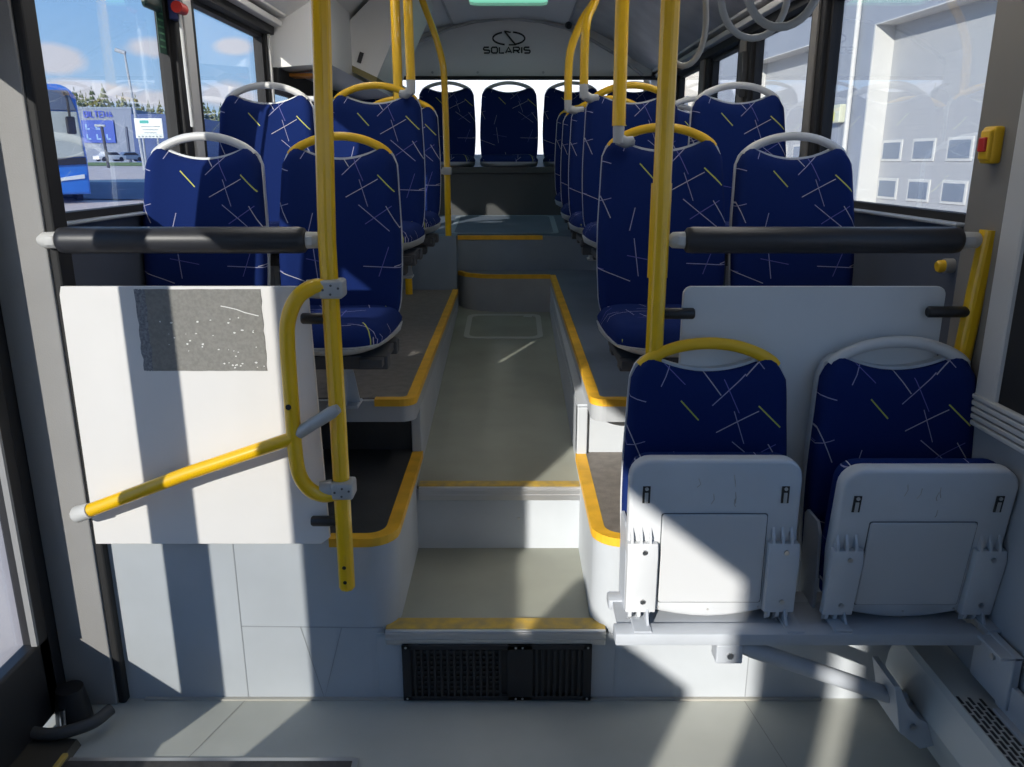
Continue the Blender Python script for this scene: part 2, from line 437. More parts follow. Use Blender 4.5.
# aisle hatch
def ramp(y): return Z2 + (.655 - Z2) * (y - 2.585) / (5.25 - 2.585)
t = thing('floor_hatch', 'rounded grey rimmed hatch in the aisle floor before the curved wall', 'hatch', (-.055, 4.66, ramp(4.66)), group='floor hatches')
t.rotation_euler = (math.atan((.655 - Z2) / (5.25 - 2.585)), 0, 0)
b = MB(); o_, i_ = rrect(-.225, .225, -.27, .27, .06), rrect(-.195, .195, -.235, .235, .05)
n = len(o_)
b._faces([Vector((x, y, .004)) for x, y in o_] + [Vector((x, y, .004)) for x, y in i_] + [Vector((x, y, .0)) for x, y in o_] + [Vector((x, y, .0)) for x, y in i_],
         [(i, (i + 1) % n, n + (i + 1) % n, n + i) for i in range(n)] + [(2 * n + i, 2 * n + (i + 1) % n, (i + 1) % n, i) for i in range(n)] + [(n + i, n + (i + 1) % n, 3 * n + (i + 1) % n, 3 * n + i) for i in range(n)])
b.build('rim', mat('hatch_rim', (.46, .47, .45), .5), t)
b = MB(); b.prism(i_, 'z', -.002, .002); b.build('lid', 'vinyl_aisle', t)
b = MB(); b.box(.12, .17, .20, .215, .002, .008, .002); b.build('latch', 'alu', t)
# rear deck ------------------------------------------------------
b = MB(); b.box(XL - .05, -.355, 5.03, 5.2, .6, 1.105); struct(b.build('wall_riser_left', 'riser_blue'), 'slate riser at the far end of the brown platform')
b = MB(); b.box(-.36, XR + .05, 5.19, 5.25, .6, 1.090); struct(b.build('wall_riser_right', 'riser_blue'), 'slate riser up to the rear deck')
b = MB()
ys, zs = [5.03, 5.19, 6.12], [1.095, 1.10, 1.165]
b._faces([Vector((x, y, z)) for y, zt in ((5.20, 1.091), (6.14, 1.168)) for x in (XL - .05, XR + .05) for z in (zt - .05, zt)],
         [(0, 1, 3, 2), (4, 6, 7, 5), (1, 5, 7, 3), (0, 2, 6, 4), (0, 4, 5, 1), (2, 3, 7, 6)])
struct(b.build('floor', 'deck'), 'slate blue rear deck floor')
ribbon([(-.36, 5.19, 1.092), (.19, 5.19, 1.092)], .03, .004, 'platform_edging', 'yellow_edge', 'straight yellow edging on the rear deck step')
t = thing('floor_hatch', 'large grey rimmed hatch in the rear deck before the back seats', 'hatch', (-.06, 5.66, 1.131), group='floor hatches')
t.rotation_euler = (math.atan(.078 / .95), 0, 0)
o_, i_ = rrect(-.36, .36, -.40, .40, .06), rrect(-.325, .325, -.37, .37, .05)
b = MB(); n = len(o_)
b._faces([Vector((x, y, .004)) for x, y in o_] + [Vector((x, y, .004)) for x, y in i_], [(i, (i + 1) % n, n + (i + 1) % n, n + i) for i in range(n)])
b.build('rim', mat('deck_rim', (.32, .37, .42), .5), t)
b = MB(); b.prism(i_, 'z', -.002, .002); b.build('lid', 'deck', t)
b = MB(); b.box(XL, XR, 6.12, 6.8, .9, 1.50); struct(b.build('wall_bench', 'bench'), 'dark plinth under the back row of seats')
b = MB(); b.box(XL, XR, 6.10, 6.14, 1.47, 1.515, .004); struct(b.build('trim_5', 'bench'))

# side walls below the windows -----------------------------------
ZS, ZH = 1.385, 2.16
YB = 6.85
b = MB(); b.box(XL - .08, XL, YW + .1, YB, -.1, ZS); struct(b.build('wall_left', 'side_slate'), 'grey side panel below the windows next to the outdoor lot')
b = MB(); b.box(XR, XR + .08, YW - .02, YB, -.1, ZS - .005); struct(b.build('wall_right', 'side_slate'), 'grey side panel below the windows next to the garage')
b = MB(); b.box(XL - .06, XL + .03, 2.13, 4.3, ZS, ZS + .008, .003); struct(b.build('trim_6', 'side_grey'))
b = MB(); b.box(XR - .035, XR + .06, 2.14, YB, ZS, ZS + .008, .003); struct(b.build('trim_7', 'side_grey'))
# windows: rubber frames, pillars, glass
def window(name, x, y0, y1, z0, z1, side, lab=None, cover=True, gm='glass'):
    w = MB(); s = side
    xa, xb = (x - .03, x + .01) if s < 0 else (x - .01, x + .03)
    fr = .022
    w.box(xa, xb, y0, y1, z0, z0 + fr); w.box(xa, xb, y0, y1, z1 - fr, z1)
    w.box(xa, xb, y0, y0 + fr, z0, z1); w.box(xa, xb, y1 - fr, y1, z0, z1)
    f = struct(w.build(name, 'black_rubber'), lab)
    g = MB(); g.box(min(xa, xb) + .012, min(xa, xb) + .017, y0 + .01, y1 - .01, z0 + .01, z1 - .01); g.build('glass', gm, f)
    return f
wn = 0
LP = []
RP = [(1.98, 2.14), (3.31, 3.46), (4.30, 4.54), (5.20, 5.46), (6.2, 6.4)]
window('window_1', XL - .02, 2.12, 3.10, ZS + .008, ZH + .03, -1, 'side window showing the blue bus outside')
window('window_2', XL - .02, 3.30, 4.24, ZS + .008, ZH, -1, 'side window beside the second row window seat')
window('window_3', XR + .02, 2.14, 3.31, ZS + .008, ZH, 1, 'side window showing the garage door with small panes')
window('window_4', XR + .02, 3.46, 4.30, ZS + .008, ZH, 1, 'side window behind the hanging straps')
window('window_5', XR + .02, 4.54, 5.20, ZS + .008, ZH, 1)
window('window_6', XR + .02, 5.46, 6.2, ZS + .008, ZH, 1)
def pillar(name, x0, x1, y0, y1, z0, z1, lab=None, core='pillar_grey'):
    w = MB(); w.box(x0, x1, y0, y1, z0, z1, .006)
    f = struct(w.build(name, 'black_rubber'), lab)
    s = 1 if x0 < 0 else -1
    xi = x1 if x0 < 0 else x0
    g = MB(); m_ = (y0 + y1) / 2; h_ = (y1 - y0) * .20
    g.box(min(xi, xi + s * .012), max(xi, xi + s * .012), m_ - h_, m_ + h_, z0 + .01, z1, .003); g.build('cover_strip', core, f)
    return f
pillar('column', XL - .06, XL + .012, 3.10, 3.30, ZS, 2.3, core='trim_grey')
pillar('column', XL - .06, XL + .006, 4.24, 4.30, ZS, 2.3, core='trim_grey')
for y0, y1 in RP[1:]: pillar('column', XR - .012, XR + .03, y0, y1, ZS, 2.3)
# header rails above the windows
def header(x, s, y0, y1):
    q = MB(); xi = x
    q.prism([(xi - s * .0, ZH - .005), (xi - s * .03, ZH + .0), (xi - s * .035, ZH + .05), (xi - s * .0, ZH + .07), (xi + s * .06, ZH + .07), (xi + s * .06, ZH - .005)], 'y', y0, y1)
    a = struct(q.build('beam', 'black_rubber'))
    q = MB(); q.box(min(xi - s * .03, xi - s * .075), max(xi - s * .03, xi - s * .075), y0, y1, ZH + .035, ZH + .065, .006)
    q.box(min(xi - s * .05, xi - s * .10), max(xi - s * .05, xi - s * .10), y0, y1, ZH + .078, ZH + .10, .006)
    q.build('trim_rail', 'trim_grey', a)
    return a
header(XL, -1, -.2, 4.3)
header(XR, 1, -3.5, YB)
# ceiling: vault section swept along the bus
def vault(name, pts, y0, y1, mt, lab=None):
    q = MB(); n = len(pts)
    up = [(x * 1.03, z + .03) for x, z in pts]
    V = [Vector((x, y, z)) for y in (y0, y1) for (x, z) in pts] + [Vector((x, y, z)) for y in (y0, y1) for (x, z) in up]
    fs = [(i, i + 1, n + i + 1, n + i) for i in range(n - 1)] + [(2 * n + i, 2 * n + i + 1, 3 * n + i + 1, 3 * n + i) for i in range(n - 1)]
    q._faces(V, fs)
    return struct(q.build(name, mt, smooth=True, angle=25), lab)
ctr = [(-.44, 2.58), (-.3, 2.605), (-.15, 2.62), (0, 2.625), (.15, 2.62), (.3, 2.605), (.44, 2.58)]
vault('ceiling', [(x - .02, z) for x, z in ctr], -3.6, YB, 'ceiling', 'white vaulted ceiling centre')
cove_l = [(XL - .05, 2.23), (-1.12, 2.25), (-.98, 2.33), (-.8, 2.47), (-.6, 2.565), (-.46, 2.59)]
cove_r = [(XR + .05, 2.23), (1.10, 2.25), (.95, 2.33), (.78, 2.47), (.58, 2.565), (.42, 2.59)]
vault('ceiling', cove_l, -3.6, YB, 'ceiling', 'white cove above the windows on the outdoor lot side')
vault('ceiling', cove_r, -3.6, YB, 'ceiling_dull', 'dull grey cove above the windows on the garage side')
for s in (-1, 1):
    b = MB(); b.tube([(s * .45 - .02, -3.5, 2.582), (s * .45 - .02, YB, 2.582)], .009, 8); struct(b.build('trim_8', 'ceiling_dull', smooth=True))
# back wall and rear window
b = MB()
b.box(XL - .05, XR + .05, 6.78, 6.86, .9, 1.61)
b.box(XL - .05, XR + .05, 6.78, 6.86, 2.205, 2.7)
b.box(XL - .05, XL + .12, 6.78, 6.86, 1.4, 2.3); b.box(XR - .10, XR + .05, 6.78, 6.86, 1.4, 2.3)
struct(b.build('wall_back', 'ceiling'), 'white rear wall above the back window')
b = MB(); b.box(XL, XR, 6.74, 6.79, 2.178, 2.205, .005); struct(b.build('beam', 'black_rubber'))
window_b = MB(); window_b.box(XL + .1, XR - .08, 6.80, 6.805, 1.5, 2.2); g = window_b.build('window_7', 'glass'); struct(g, 'wide rear window behind the back row')
# arched bulkhead ring in front of the back wall
b = MB()
ap = [(-1.08, 2.205), (-1.0, 2.26), (-.86, 2.37), (-.66, 2.48), (-.487, 2.55), (-.30, 2.595), (-.04, 2.62), (.22, 2.595), (.41, 2.55), (.60, 2.47), (.80, 2.36), (.96, 2.25), (1.02, 2.205)]
n = len(ap)
outer = [(x * 1.0 + (-.01 if x < 0 else .01), z + .012) for x, z in ap]
V = [Vector((x, y, z)) for y in (6.72, 6.79) for x, z in ap] + [Vector((x, y, z)) for y in (6.72, 6.79) for x, z in outer]
fs = []
for i in range(n - 1):
    fs += [(i, i + 1, n + i + 1, n + i), (2 * n + i, 3 * n + i, 3 * n + i + 1, 2 * n + i + 1), (i, 2 * n + i, 2 * n + i + 1, i + 1)]
b._faces(V, fs); struct(b.build('trim_9', 'ceiling_dull'))
for x in (-.87, -.50, -.30 + .0, .22, .62, .95):
    pass
for i, x in enumerate((-.85, -.36 - .3 + .02, -.30 + .02, .24, .80)):
    q = MB(); q.tube([(x, 6.78, 2.235), (x, 6.772, 2.235)], .010, 10)
    tag(q.build('wall_screw', 'chrome', smooth=True), 'small round screw in the white wall above the rear window', 'screw', 'screws above the rear window')
# emblem and name on the back wall
def stroke2d(q, pts, w, y, closed=False, zs=1):
    n = len(pts)
    L, Rr = [], []
    for i in range(n):
        a = Vector(pts[i - 1] if (i or closed) else pts[i]); c = Vector(pts[(i + 1) % n] if (i < n - 1 or closed) else pts[i])
        t = (c - a).normalized(); nx = Vector((-t.y, t.x)) * w / 2
        p = Vector(pts[i]); L.append(p + nx); Rr.append(p - nx)
    V = [Vector((p.x, y, p.y)) for p in L] + [Vector((p.x, y, p.y)) for p in Rr]
    V += [v + Vector((0, .004, 0)) for v in V]
    m = n if closed else n - 1
    fs = []
    for i in range(m):
        j = (i + 1) % n
        fs += [(i, j, n + j, n + i), (2 * n + i, 3 * n + i, 3 * n + j, 2 * n + j), (i, 2 * n + i, 2 * n + j, j), (n + i, n + j, 3 * n + j, 3 * n + i)]
    q._faces(V, fs)
blk = mat('emblem_black', (.01, .01, .01), .4)
SY = 6.771
sg = thing('wall_emblem', 'black oval emblem over black capital letters on the white wall above the rear window', 'emblem', (-.033, SY, 2.44))
q = MB()
el = lambda a, rx=.125, rz=.047: (rx * math.cos(math.radians(a)), .045 + rz * math.sin(math.radians(a)))
stroke2d(q, [el(a) for a in range(75, -66, -10)], .013, 0)
stroke2d(q, [el(a) for a in range(255, 114, -10)], .013, 0)
stroke2d(q, [(-.035, .098), (.02, .035), (.055, -.002)], .012, 0)
stroke2d(q, [(-.035, .098), (.015, .088)], .010, 0)
stroke2d(q, [(.055, -.002), (0, -.002)], .010, 0)
q.build('oval_mark', blk, sg)
LET = {'S': [[(.9, 1), (.1, 1), (0, .8), (0, .6), (.1, .52), (.9, .48), (1, .4), (1, .15), (.9, 0), (.05, 0)]],
       'O': [[(.15, 0), (0, .2), (0, .8), (.15, 1), (.85, 1), (1, .8), (1, .2), (.85, 0), (.15, 0)]],
       'L': [[(0, 1), (0, 0), (.8, 0)]],
       'A': [[(0, 0), (.5, 1), (1, 0)], [(.3, .25), (.75, .25)]],
       'R': [[(0, 0), (0, 1), (.85, 1), (1, .85), (1, .6), (.85, .45), (.1, .45)], [(.5, .45), (1, 0)]],
       'I': [[(0, 0), (0, 1)]],
       'B': [[(0, 0), (0, 1), (.8, 1), (.95, .85), (.95, .65), (.8, .52), (0, .52)], [(.8, .52), (1, .38), (1, .15), (.85, 0), (0, 0)]],
       'T': [[(0, 1), (1, 1)], [(.5, 1), (.5, 0)]],
       'E': [[(1, 1), (0, 1), (0, 0), (1, 0)], [(0, .5), (.8, .5)]],
       'M': [[(0, 0), (0, 1), (.5, .3), (1, 1), (1, 0)]]}
def word(q, txt, x0, z0, wl, h, gap, w, y):
    x = x0
    for ch in txt:
        k = .12 if ch == 'I' else 1
        for st in LET[ch]: stroke2d(q, [(x + p[0] * wl * (1 if ch != 'I' else 0) + (.06 * wl if ch == 'I' else 0), z0 + p[1] * h) for p in st], w, y)
        x += wl * k * (.72 if ch == 'L' else 1) + gap
q = MB(); word(q, 'SOLARIS', -.198, -.062, .046, .042, .016, .0115, 0); q.build('lettering', blk, sg)

# left rear duct and engine tower details
b = MB(); b.prism([(XL - .04, 2.005), (-.93, 2.03), (-.93, 2.5), (XL - .04, 2.3)], 'y', 4.32, 6.7)
struct(b.build('ceiling_duct_panel', 'ceiling'), 'white duct housing above the rear side window')
b = MB(); b.box(XL - .05, XL + .04, 4.30, 6.78, 1.90, 2.01, .01); struct(b.build('beam', 'black_rubber'))
struct(MB().box(XL - .05, XL + .02, 4.8, 4.95, ZS, 1.92).build('column', 'black_rubber'))
struct(MB().box(XL - .05, XL + .02, 5.75, 5.9, ZS, 1.92).build('column', 'black_rubber'))
window('window_8', XL - .02, 4.30, 4.8, ZS + .008, 1.92, -1); window('window_9', XL - .02, 4.95, 5.75, ZS + .008, 1.92, -1); window('window_10', XL - .02, 5.9, 6.78, ZS + .008, 1.92, -1)
t = thing('ceiling_vent_box', 'wedge shaped white box with olive lower edge hanging under the cove behind the second row', 'housing', (-.93, 4.95, 2.0))
b = MB(); 
V = [(-.20, 0, .15), (.13, 0, .00), (.40, 0, .56), (.30, 0, .60)]
b.prism([(x, z) for x, y, z in V], 'y', 0, .9); b.build('body', 'ceiling', t)
b = MB(); b.prism([(-.205, .148), (.13, -.008), (.143, .022), (-.195, .178)], 'y', -.008, .9); b.build('lower_edge', 'olive', t)
b = MB(); b.box(-.012, .012, -.004, .0, -.03, .03, mtx=Matrix.Translation((.05, -.002, .13)) @ Matrix.Rotation(.35, 4, 'Y')); b.build('switch', 'black', t)
q = MB(); q.box(-1.19, -1.06, 4.5, 4.62, 1.985, 2.002, .004)
tag(q.build('orange_lamp', 'orange'), 'flat orange marker under the white duct housing', 'marker')
# roof hatch
t = thing('roof_hatch', 'roof hatch with pale green glass in the vaulted ceiling before the rear wall', 'hatch', (-.03, 5.58, 2.60))
b = MB(); o_, i_ = rrect(-.34, .34, -.48, .40, .06), rrect(-.26, .26, -.40, .32, .05); n = len(o_)
b._faces([Vector((x, y, -.02)) for x, y in o_] + [Vector((x, y, -.03)) for x, y in i_] + [Vector((x, y, .02)) for x, y in i_] + [Vector((x, y, .02)) for x, y in o_],
         [(i, (i + 1) % n, n + (i + 1) % n, n + i) for i in range(n)] + [(n + i, n + (i + 1) % n, 2 * n + (i + 1) % n, 2 * n + i) for i in range(n)] + [(3 * n + i, 3 * n + (i + 1) % n, (i + 1) % n, i) for i in range(n)])
b.build('hatch_frame', 'ceiling', t)
b = MB(); b.prism(i_, 'z', -.012, -.006); b.build('glass', 'glow_green_glass', t)
q = MB(); q.tube([(.42, 6.55, 2.545), (.42, 6.5, 2.53)], .028, 12, rad=[1, .7]); tag(q.build('camera_dome', 'black', smooth=True), 'small black camera on the ceiling above the rear wall', 'camera')

# ------------------------------------------------------------------ left door bay
# grey post facing forward, black rubber edges, black pillar
b = MB(); b.box(-1.315, -1.172, 2.03, 2.10, .0, 2.25, .004); struct(b.build('column_door', 'post'), 'textured grey post beside the doorway')
b = MB(); b.box(-1.172, -1.148, 2.035, 2.10, .0, 2.25, .006); b.box(-1.172 - .1, -1.20, 2.08, 2.135, .0, 2.3, .004); struct(b.build('trim_10', 'black_rubber'))
b = MB(); b.box(-1.345, -1.316, 1.985, 2.08, .0, 2.25, .006); struct(b.build('trim_11', 'black_rubber'))
def leaf(name, y0, y1, lab, x=DL):
    t = thing(name, None, None, (x, y0, 0)); t['kind'] = 'structure'; t['label'] = lab
    L = y1 - y0
    q = MB(); st = .055
    q.box(-.022, .022, 0, st, .03, 2.1, .008); q.box(-.022, .022, L - st, L, .03, 2.1, .008)
    q.box(-.022, .022, 0, L, .03, .27, .008); q.box(-.022, .022, 0, L, 1.84, 2.1, .008)
    q.build('frame', 'black', t)
    q = MB(); q.box(-.012, -.006, st - .01, L - st + .01, .26, 1.85); q.build('glass', 'glass', t)
    q = MB(); q.box(.010, .026, st, st + .010, .27, 1.84); q.build('glazing_bead', 'post', t)
    q = MB(); q.box(.010, .026, L - st - .010, L - st, .27, 1.84); q.build('glazing_bead', 'post', t)
    return t
leaf('door_1', 1.35, 1.985, 'glazed black door leaf next to the grey post')
leaf('door_2', .60, 1.306, 'glazed black door leaf nearer the camera')
b = MB(); b.box(DL - .03, DL + .03, 1.306, 1.35, 0, 2.1, .008); struct(b.build('trim_12', 'black_rubber'))
b = MB(); b.box(DL - .06, DL + .08, .17, .60, -.05, 2.25); struct(b.build('wall_door_side', 'side_grey'))
b = MB(); b.box(DL - .06, DL + .03, -3.6, 1.99, 2.1, 2.3); struct(b.build('beam', 'black'))
b = MB(); b.box(DL - .06, DL, -3.6, .17, -.05, 1.30); b.box(DL - .06, DL, -1.37, -.60, 1.2, 1.50); struct(b.build('wall_left_front', 'side_grey'))  # second box is a block added on the sill to shade the floor
b = MB(); b.box(DL - .05, DL, -2.16, -1.83, .9, 2.1); b.box(DL - .05, DL, -3.6, -2.38, .9, 2.1); struct(b.build('sun_blocker', 'black_rubber'))  # unseen pillar and panel, added to cut the sunlight into bands
# threshold rail, hinge arm on the floor
t = thing('door_threshold', 'dark metal threshold rail along the doorway floor', 'threshold', (-1.25, 1.2, .0))
b = MB(); b.prism([(-.09, 0), (.06, 0), (.05, .02), (-.06, .035), (-.09, .035)], 'y', -.8, .66); b.build('rail', mat('dull_threshold', (.10, .09, .075), .35, metal=.6), t)
b = MB(); b.box(.045, .06, -.8, .6, .015, .027, .003); b.build('lip', 'yellow_worn', t)
t = thing('pivot_bearing', 'black pivot bearing with curved arm at the foot of the door post', 'hinge', (-1.2, 1.96, 0))
b = MB(); b.tube([(-.06, 0, 0), (-.06, 0, .05), (-.06, 0, .11)], .045, 16, rad=[1.1, 1, .8]); b.build('bearing', 'black', t, smooth=True)
b = MB(); b.tube(smooth_path([(.06, -.02, .055), (.03, -.075, .05), (-.05, -.11, .045), (-.12, -.11, .05)]), .017, 10); b.build('arm', mat('dark_steel', (.05, .05, .05), .5), t, smooth=True)
b = MB(); b.tube([(-.06, -.06, 0), (-.06, -.05, .075)], .008, 8); b.build('bolt', 'chrome', t, smooth=True)
# floor frame (ramp hatch) cut by the picture's lower edge
t = thing('ramp_plate', 'dark ramp plate in a pale metal frame let into the floor by the doorway', 'ramp plate', (-.82, 1.3, 0))
b = MB(); b.box(-.40, .405, -.4, .508, -.01, .004); b.build('frame', 'alu', t)
b = MB(); b.box(-.385, .39, -.38, .492, 0, .007); b.build('plate', mat('ramp_dark', (.055, .052, .05), .5, noise=(60, .2)), t)

# ------------------------------------------------------------------ right side by the folding seats
b = MB(); b.box(1.18, 1.27, -3.6, YW + .02, -.05, .955); struct(b.build('wall_right_front', 'side_grey'), 'pale grey lower side wall beside the folding seats')
b = MB()
for k in range(4): b.box(1.165, 1.182, -3.6, 1.97, .905 + k * .017, .918 + k * .017, .003)
b.box(1.165, 1.2, -3.6, 1.97, .972, .985, .004)
struct(b.build('trim_14', 'trim_grey'), 'ribbed grey rail below the front side window')
b = MB(); b.box(1.185, 1.27, 1.955, 2.14, .95, 2.3, .006); struct(b.build('column_front', 'pillar_grey'), 'warm grey window pillar carrying the stop button')
b = MB(); b.box(1.172, 1.27, 1.865, 1.957, .95, 2.3, .01); struct(b.build('trim_15', 'trim_grey'))
b = MB(); b.box(1.180, 1.27, 1.755, 1.867, .95, 2.3, .006); struct(b.build('trim_16', 'black_rubber'))
window('window_11', 1.20, -.9, 1.78, .985, 2.16, 1, 'front side window at the edge of the picture')
window('window_12', 1.20, -3.5, -1.0, .985, 2.16, 1)
b = MB(); b.box(1.19, 1.25, -1.0, -.9, .95, 2.2); struct(b.build('column', 'black_rubber'))
# front end of the bus behind the camera: windscreen opening narrowed to dim the interior
b = MB(); b.box(-1.4, 1.27, -3.66, -3.6, -.05, 1.5); b.box(-1.4, 1.27, -3.66, -3.6, 2.0, 2.7); struct(b.build('wall_front', 'side_grey'))

# ------------------------------------------------------------------ seats
GSEAT = 'blue patterned bus seats'
def seat_profiles(W, zh):
    def ztop(s):
        a = abs(s)
        if a < .78: return zh - .036 * (1 - (a / .78) ** 2)
        return zh - .026 * ((a - .78) / .22) ** 2.2
    def half(t):
        w = W * (.955 + .045 * math.sin(min(1, t * 1.25) * PI)) 
        if t > .80: w -= W * .035 * ((t - .80) / .20) ** 1.5
        if t > .96: w -= W * .045 * ((t - .96) / .04) ** 2
        if t < .12: w -= W * .06 * (1 - t / .12) ** 2
        return w
    return ztop, half
def backrest_meshes(t, W, zh, mb_off=0, rec=.17, zb=-.01, handle='yellow', pan='seat_pan', grp=True, nohandle=False):
    ztop, half = seat_profiles(W, zh)
    def front(u, v):
        s = 2 * u - 1
        z = zb + v * (ztop(s) - zb)
        y = rec * v * zh + .018 * (abs(s) ** 4) * -1 + .022 * max(0, (abs(s) - .86) / .14) ** 2 + .016 * max(0, (v - .93) / .07) ** 2 - .012 * math.sin(v * PI) 
        return Vector((half(v) * s, y, z))
    def back(u, v):
        p = front(u, v); s = 2 * u - 1
        e = min(1 - abs(s), 1 - v, 1) 
        return Vector((p.x, rec * v * zh + .040, p.z))
    q = MB(); q.shell(front, back, 26, 22)
    q.build('backrest', 'fabric', t, smooth=True, angle=55)
    def sf(u, v):
        p = front(u, v); s = 2 * u - 1
        return Vector((p.x * 1.016, rec * v * zh + .026, zb + (p.z - zb) * 1.010 + .002))
    def sb(u, v):
        p = sf(u, v); s = 2 * u - 1
        return Vector((p.x * .985, p.y + .030 + .012 * (1 - abs(s)), p.z - .004))
    q = MB(); q.shell(sf, sb, 26, 18)
    q.build('seat_shell', pan, t, smooth=True, angle=50)
    if nohandle: return
    hw = W * .80
    ah = .80
    yb = rec * zh + .022
    zA = zh - .016
    pts = [(-hw * 1.0, yb, zA - .006), (-hw * .93, yb, zA + .008), (-hw * .74, yb + .002, zA + .028), (-hw * .4, yb + .003, zA + .047), (0, yb + .003, zA + .054)]
    pts = pts + [(-x, y, z) for x, y, z in pts[-2::-1]]
    q = MB(); sp = smooth_path(pts, 4)
    hr = .0135 if rec > .1 else .0155
    rad = [1.25 - .25 * min(1, 4 * min(i, len(sp) - 1 - i) / len(sp)) for i in range(len(sp))]
    q.tube(sp, hr, 12, rad=rad, flat=.85, flat_dir=(0, 1, 0))
    for s_ in (-1, 1):
        q.tube([(s_ * hw * .95, yb, zA + .004), (s_ * hw * .84, yb, zA - .004), (s_ * hw * .74, yb, zA - .010)], .010, 10, rad=[1.4, 1.1, .7])
    q.build('handle', handle, t, smooth=True, angle=60)
def make_seat(handle, W=.198, zh=.578):
    t = thing('bus_seat', None, 'seat')
    backrest_meshes(t, W, zh, handle=handle, zb=.035)
    # cushion
    def ct(u, v):
        s = 2 * u - 1; y = -.385 + .405 * v
        w = W * (1 - .10 * (1 - v) ** 3)
        rr = max(0, 1 - abs(s) ** 5) ** .5
        fr = max(0, 1 - max(0, (.22 - v) / .22) ** 2.2) ** .5
        z = .028 + .052 * rr * (.15 + .85 * fr) + .012 * (s * s)
        cy = (abs(s) ** 4) * .06 * (1 - v)
        return Vector((w * s, y + cy, z))
    def cb(u, v):
        p = ct(u, v); return Vector((p.x * .98, p.y, .020))
    q = MB(); q.shell(ct, cb, 22, 18); q.build('cushion', 'fabric_flat', t, smooth=True, angle=60)
    def pt(u, v):
        p = ct(u, v); return Vector((p.x * 1.01, p.y - .004 * (1 - v), .026))
    def pb(u, v):
        s = 2 * u - 1; p = ct(u, v)
        d = (1 - abs(s) ** 3) * (1 - max(0, 1 - v * 2.2) ** 2)
        return Vector((p.x * (.96), p.y + .005, .014 - .040 * d - .02 * v))
    q = MB(); q.shell(pt, pb, 18, 12); q.build('seat_pan', 'seat_pan', t, smooth=True, angle=50)
    q = MB(); q.box(-W * .8, W * .95, -.26, -.20, -.070, -.028, .004); q.box(-W * .8, W * .95, -.06, .00, -.070, -.028, .004)
    q.box(W * .55, W * .9, -.30, .03, -.055, -.030, .003); q.box(-W * .8, -W * .5, -.30, .03, -.055, -.030, .003)
    q.build('seat_frame', mat('dark_frame', (.06, .06, .065), .5) if 'dark_frame' not in bpy.data.materials else bpy.data.materials['dark_frame'], t)
    return t
seat_y = make_seat('yellow_plastic')
seat_g = make_seat('grey_handle')
used = {'y': False, 'g': False}
def place_seat(kind, x, y, z, label, rz=0, sc_=1.0, group=GSEAT):
    src = seat_y if kind == 'y' else seat_g
    if not used[kind]: o = src; used[kind] = True
    else: o = copy_tree(src)
    o.location = (x, y, z); o.rotation_euler = (0, 0, rz); o.scale = (sc_,) * 3
    o['label'] = label; o['category'] = 'seat'; o['group'] = group
    return o
ZB1, ZB2 = 1.015, 1.235
B1 = 2.60
OUT = 'scuffed board side'
s1 = place_seat('g', -1.010, B1, ZB1, 'sunlit blue window seat with pale grey handle in the row behind the scuffed white board')
s2 = place_seat('y', -.566, B1, ZB1, 'shaded blue aisle seat with yellow handle behind the pole with the gate bar, first row')
s3 = place_seat('y', .486, B1, ZB1, 'dark blue aisle seat with yellow handle behind the tall pole beside the plain board', sc_=1.045)
s4 = place_seat('g', .917, B1, ZB1, 'dark blue window seat with grey handle right behind the plain board')
# row 1 pedestals
for o, xx in ((s2, .02), (s3, .0)):
    q = MB(); q.box(xx - .055, xx + .0, -.10, -.02, ZT - ZB1, -.07, .003); q.box(xx - .065, xx + .04, -.105, -.015, ZT - ZB1 + .001, ZT - ZB1 + .012, .003)
    q.prism([(xx + .0, -.07), (xx + .012, -.07), (xx + .04, ZT - ZB1 + .01), (xx + .0, ZT - ZB1 + .01)], 'y', -.06, -.052)
    q.build('leg', 'steel', o)
for o, xx in ((s1, 0), (s4, 0)):
    q = MB(); q.box(xx - .03, xx + .03, -.12, -.06, ZT - ZB1, -.07, .003); q.build('leg', 'steel', o)
rowL = [(3.34, 'second'), (4.08, 'third'), (4.72, 'fourth')]
XO = [(-1.0, -.575), (-1.0, -.57), (-1.0, -.57)]
s5 = place_seat('g', -1.005, 3.34, ZB2, 'half sunlit blue window seat with grey handle and bright yellow stroke, second row')
s6 = place_seat('y', -.562, 3.34, ZB2, 'second row aisle seat with yellow handle joined to a hanging pole, gate bar side')
s7 = place_seat('g', -1.005, 4.06, ZB2, 'window seat with grey handle mostly hidden behind the sunlit second row seat')
s8 = place_seat('y', -.560, 4.06, ZB2, 'third row aisle seat with yellow handle seen through the handle in front, outdoor lot side')
r1 = place_seat('y', .485, 3.34, ZB2, 'aisle seat with yellow handle in the second row above the plain board')
r2 = place_seat('g', .918, 3.34, ZB2, 'tall dark window seat with grey handle in front of the hanging straps window')
r3 = place_seat('y', .475, 4.04, ZB2, 'third row aisle seat, plain board side, its handle inside the second one')
r4 = place_seat('g', .915, 4.04, ZB2, 'third window seat beside the cream lit pane, only its grey handle clear')
r5 = place_seat('y', .475, 4.72, ZB2 + .01, 'fourth row aisle seat, plain board side, a sliver behind the third')
r6 = place_seat('y', .475, 5.40, ZB2 + .05, 'last forward facing aisle seat before the back row, plain board side')
r7 = place_seat('g', .915, 4.72, ZB2 + .01, 'fourth window seat deep beside the far pane, its grey handle just visible')
# back row: five seats in one line
names = ['back row seat in the corner behind the yellow handles, outdoor lot side', 'back row seat beside the curved topped yellow pole',
         'middle seat of the back row facing straight down the aisle', 'back row seat behind the pair of thin hanging poles', 'back row seat in the corner on the garage side']
for i, nm in enumerate(names):
    o = place_seat('g', -.030 + (i - 2) * .487, 6.47, 1.525, nm, group='back row seats'); o.scale = (1.13, 1.05, 1.0)
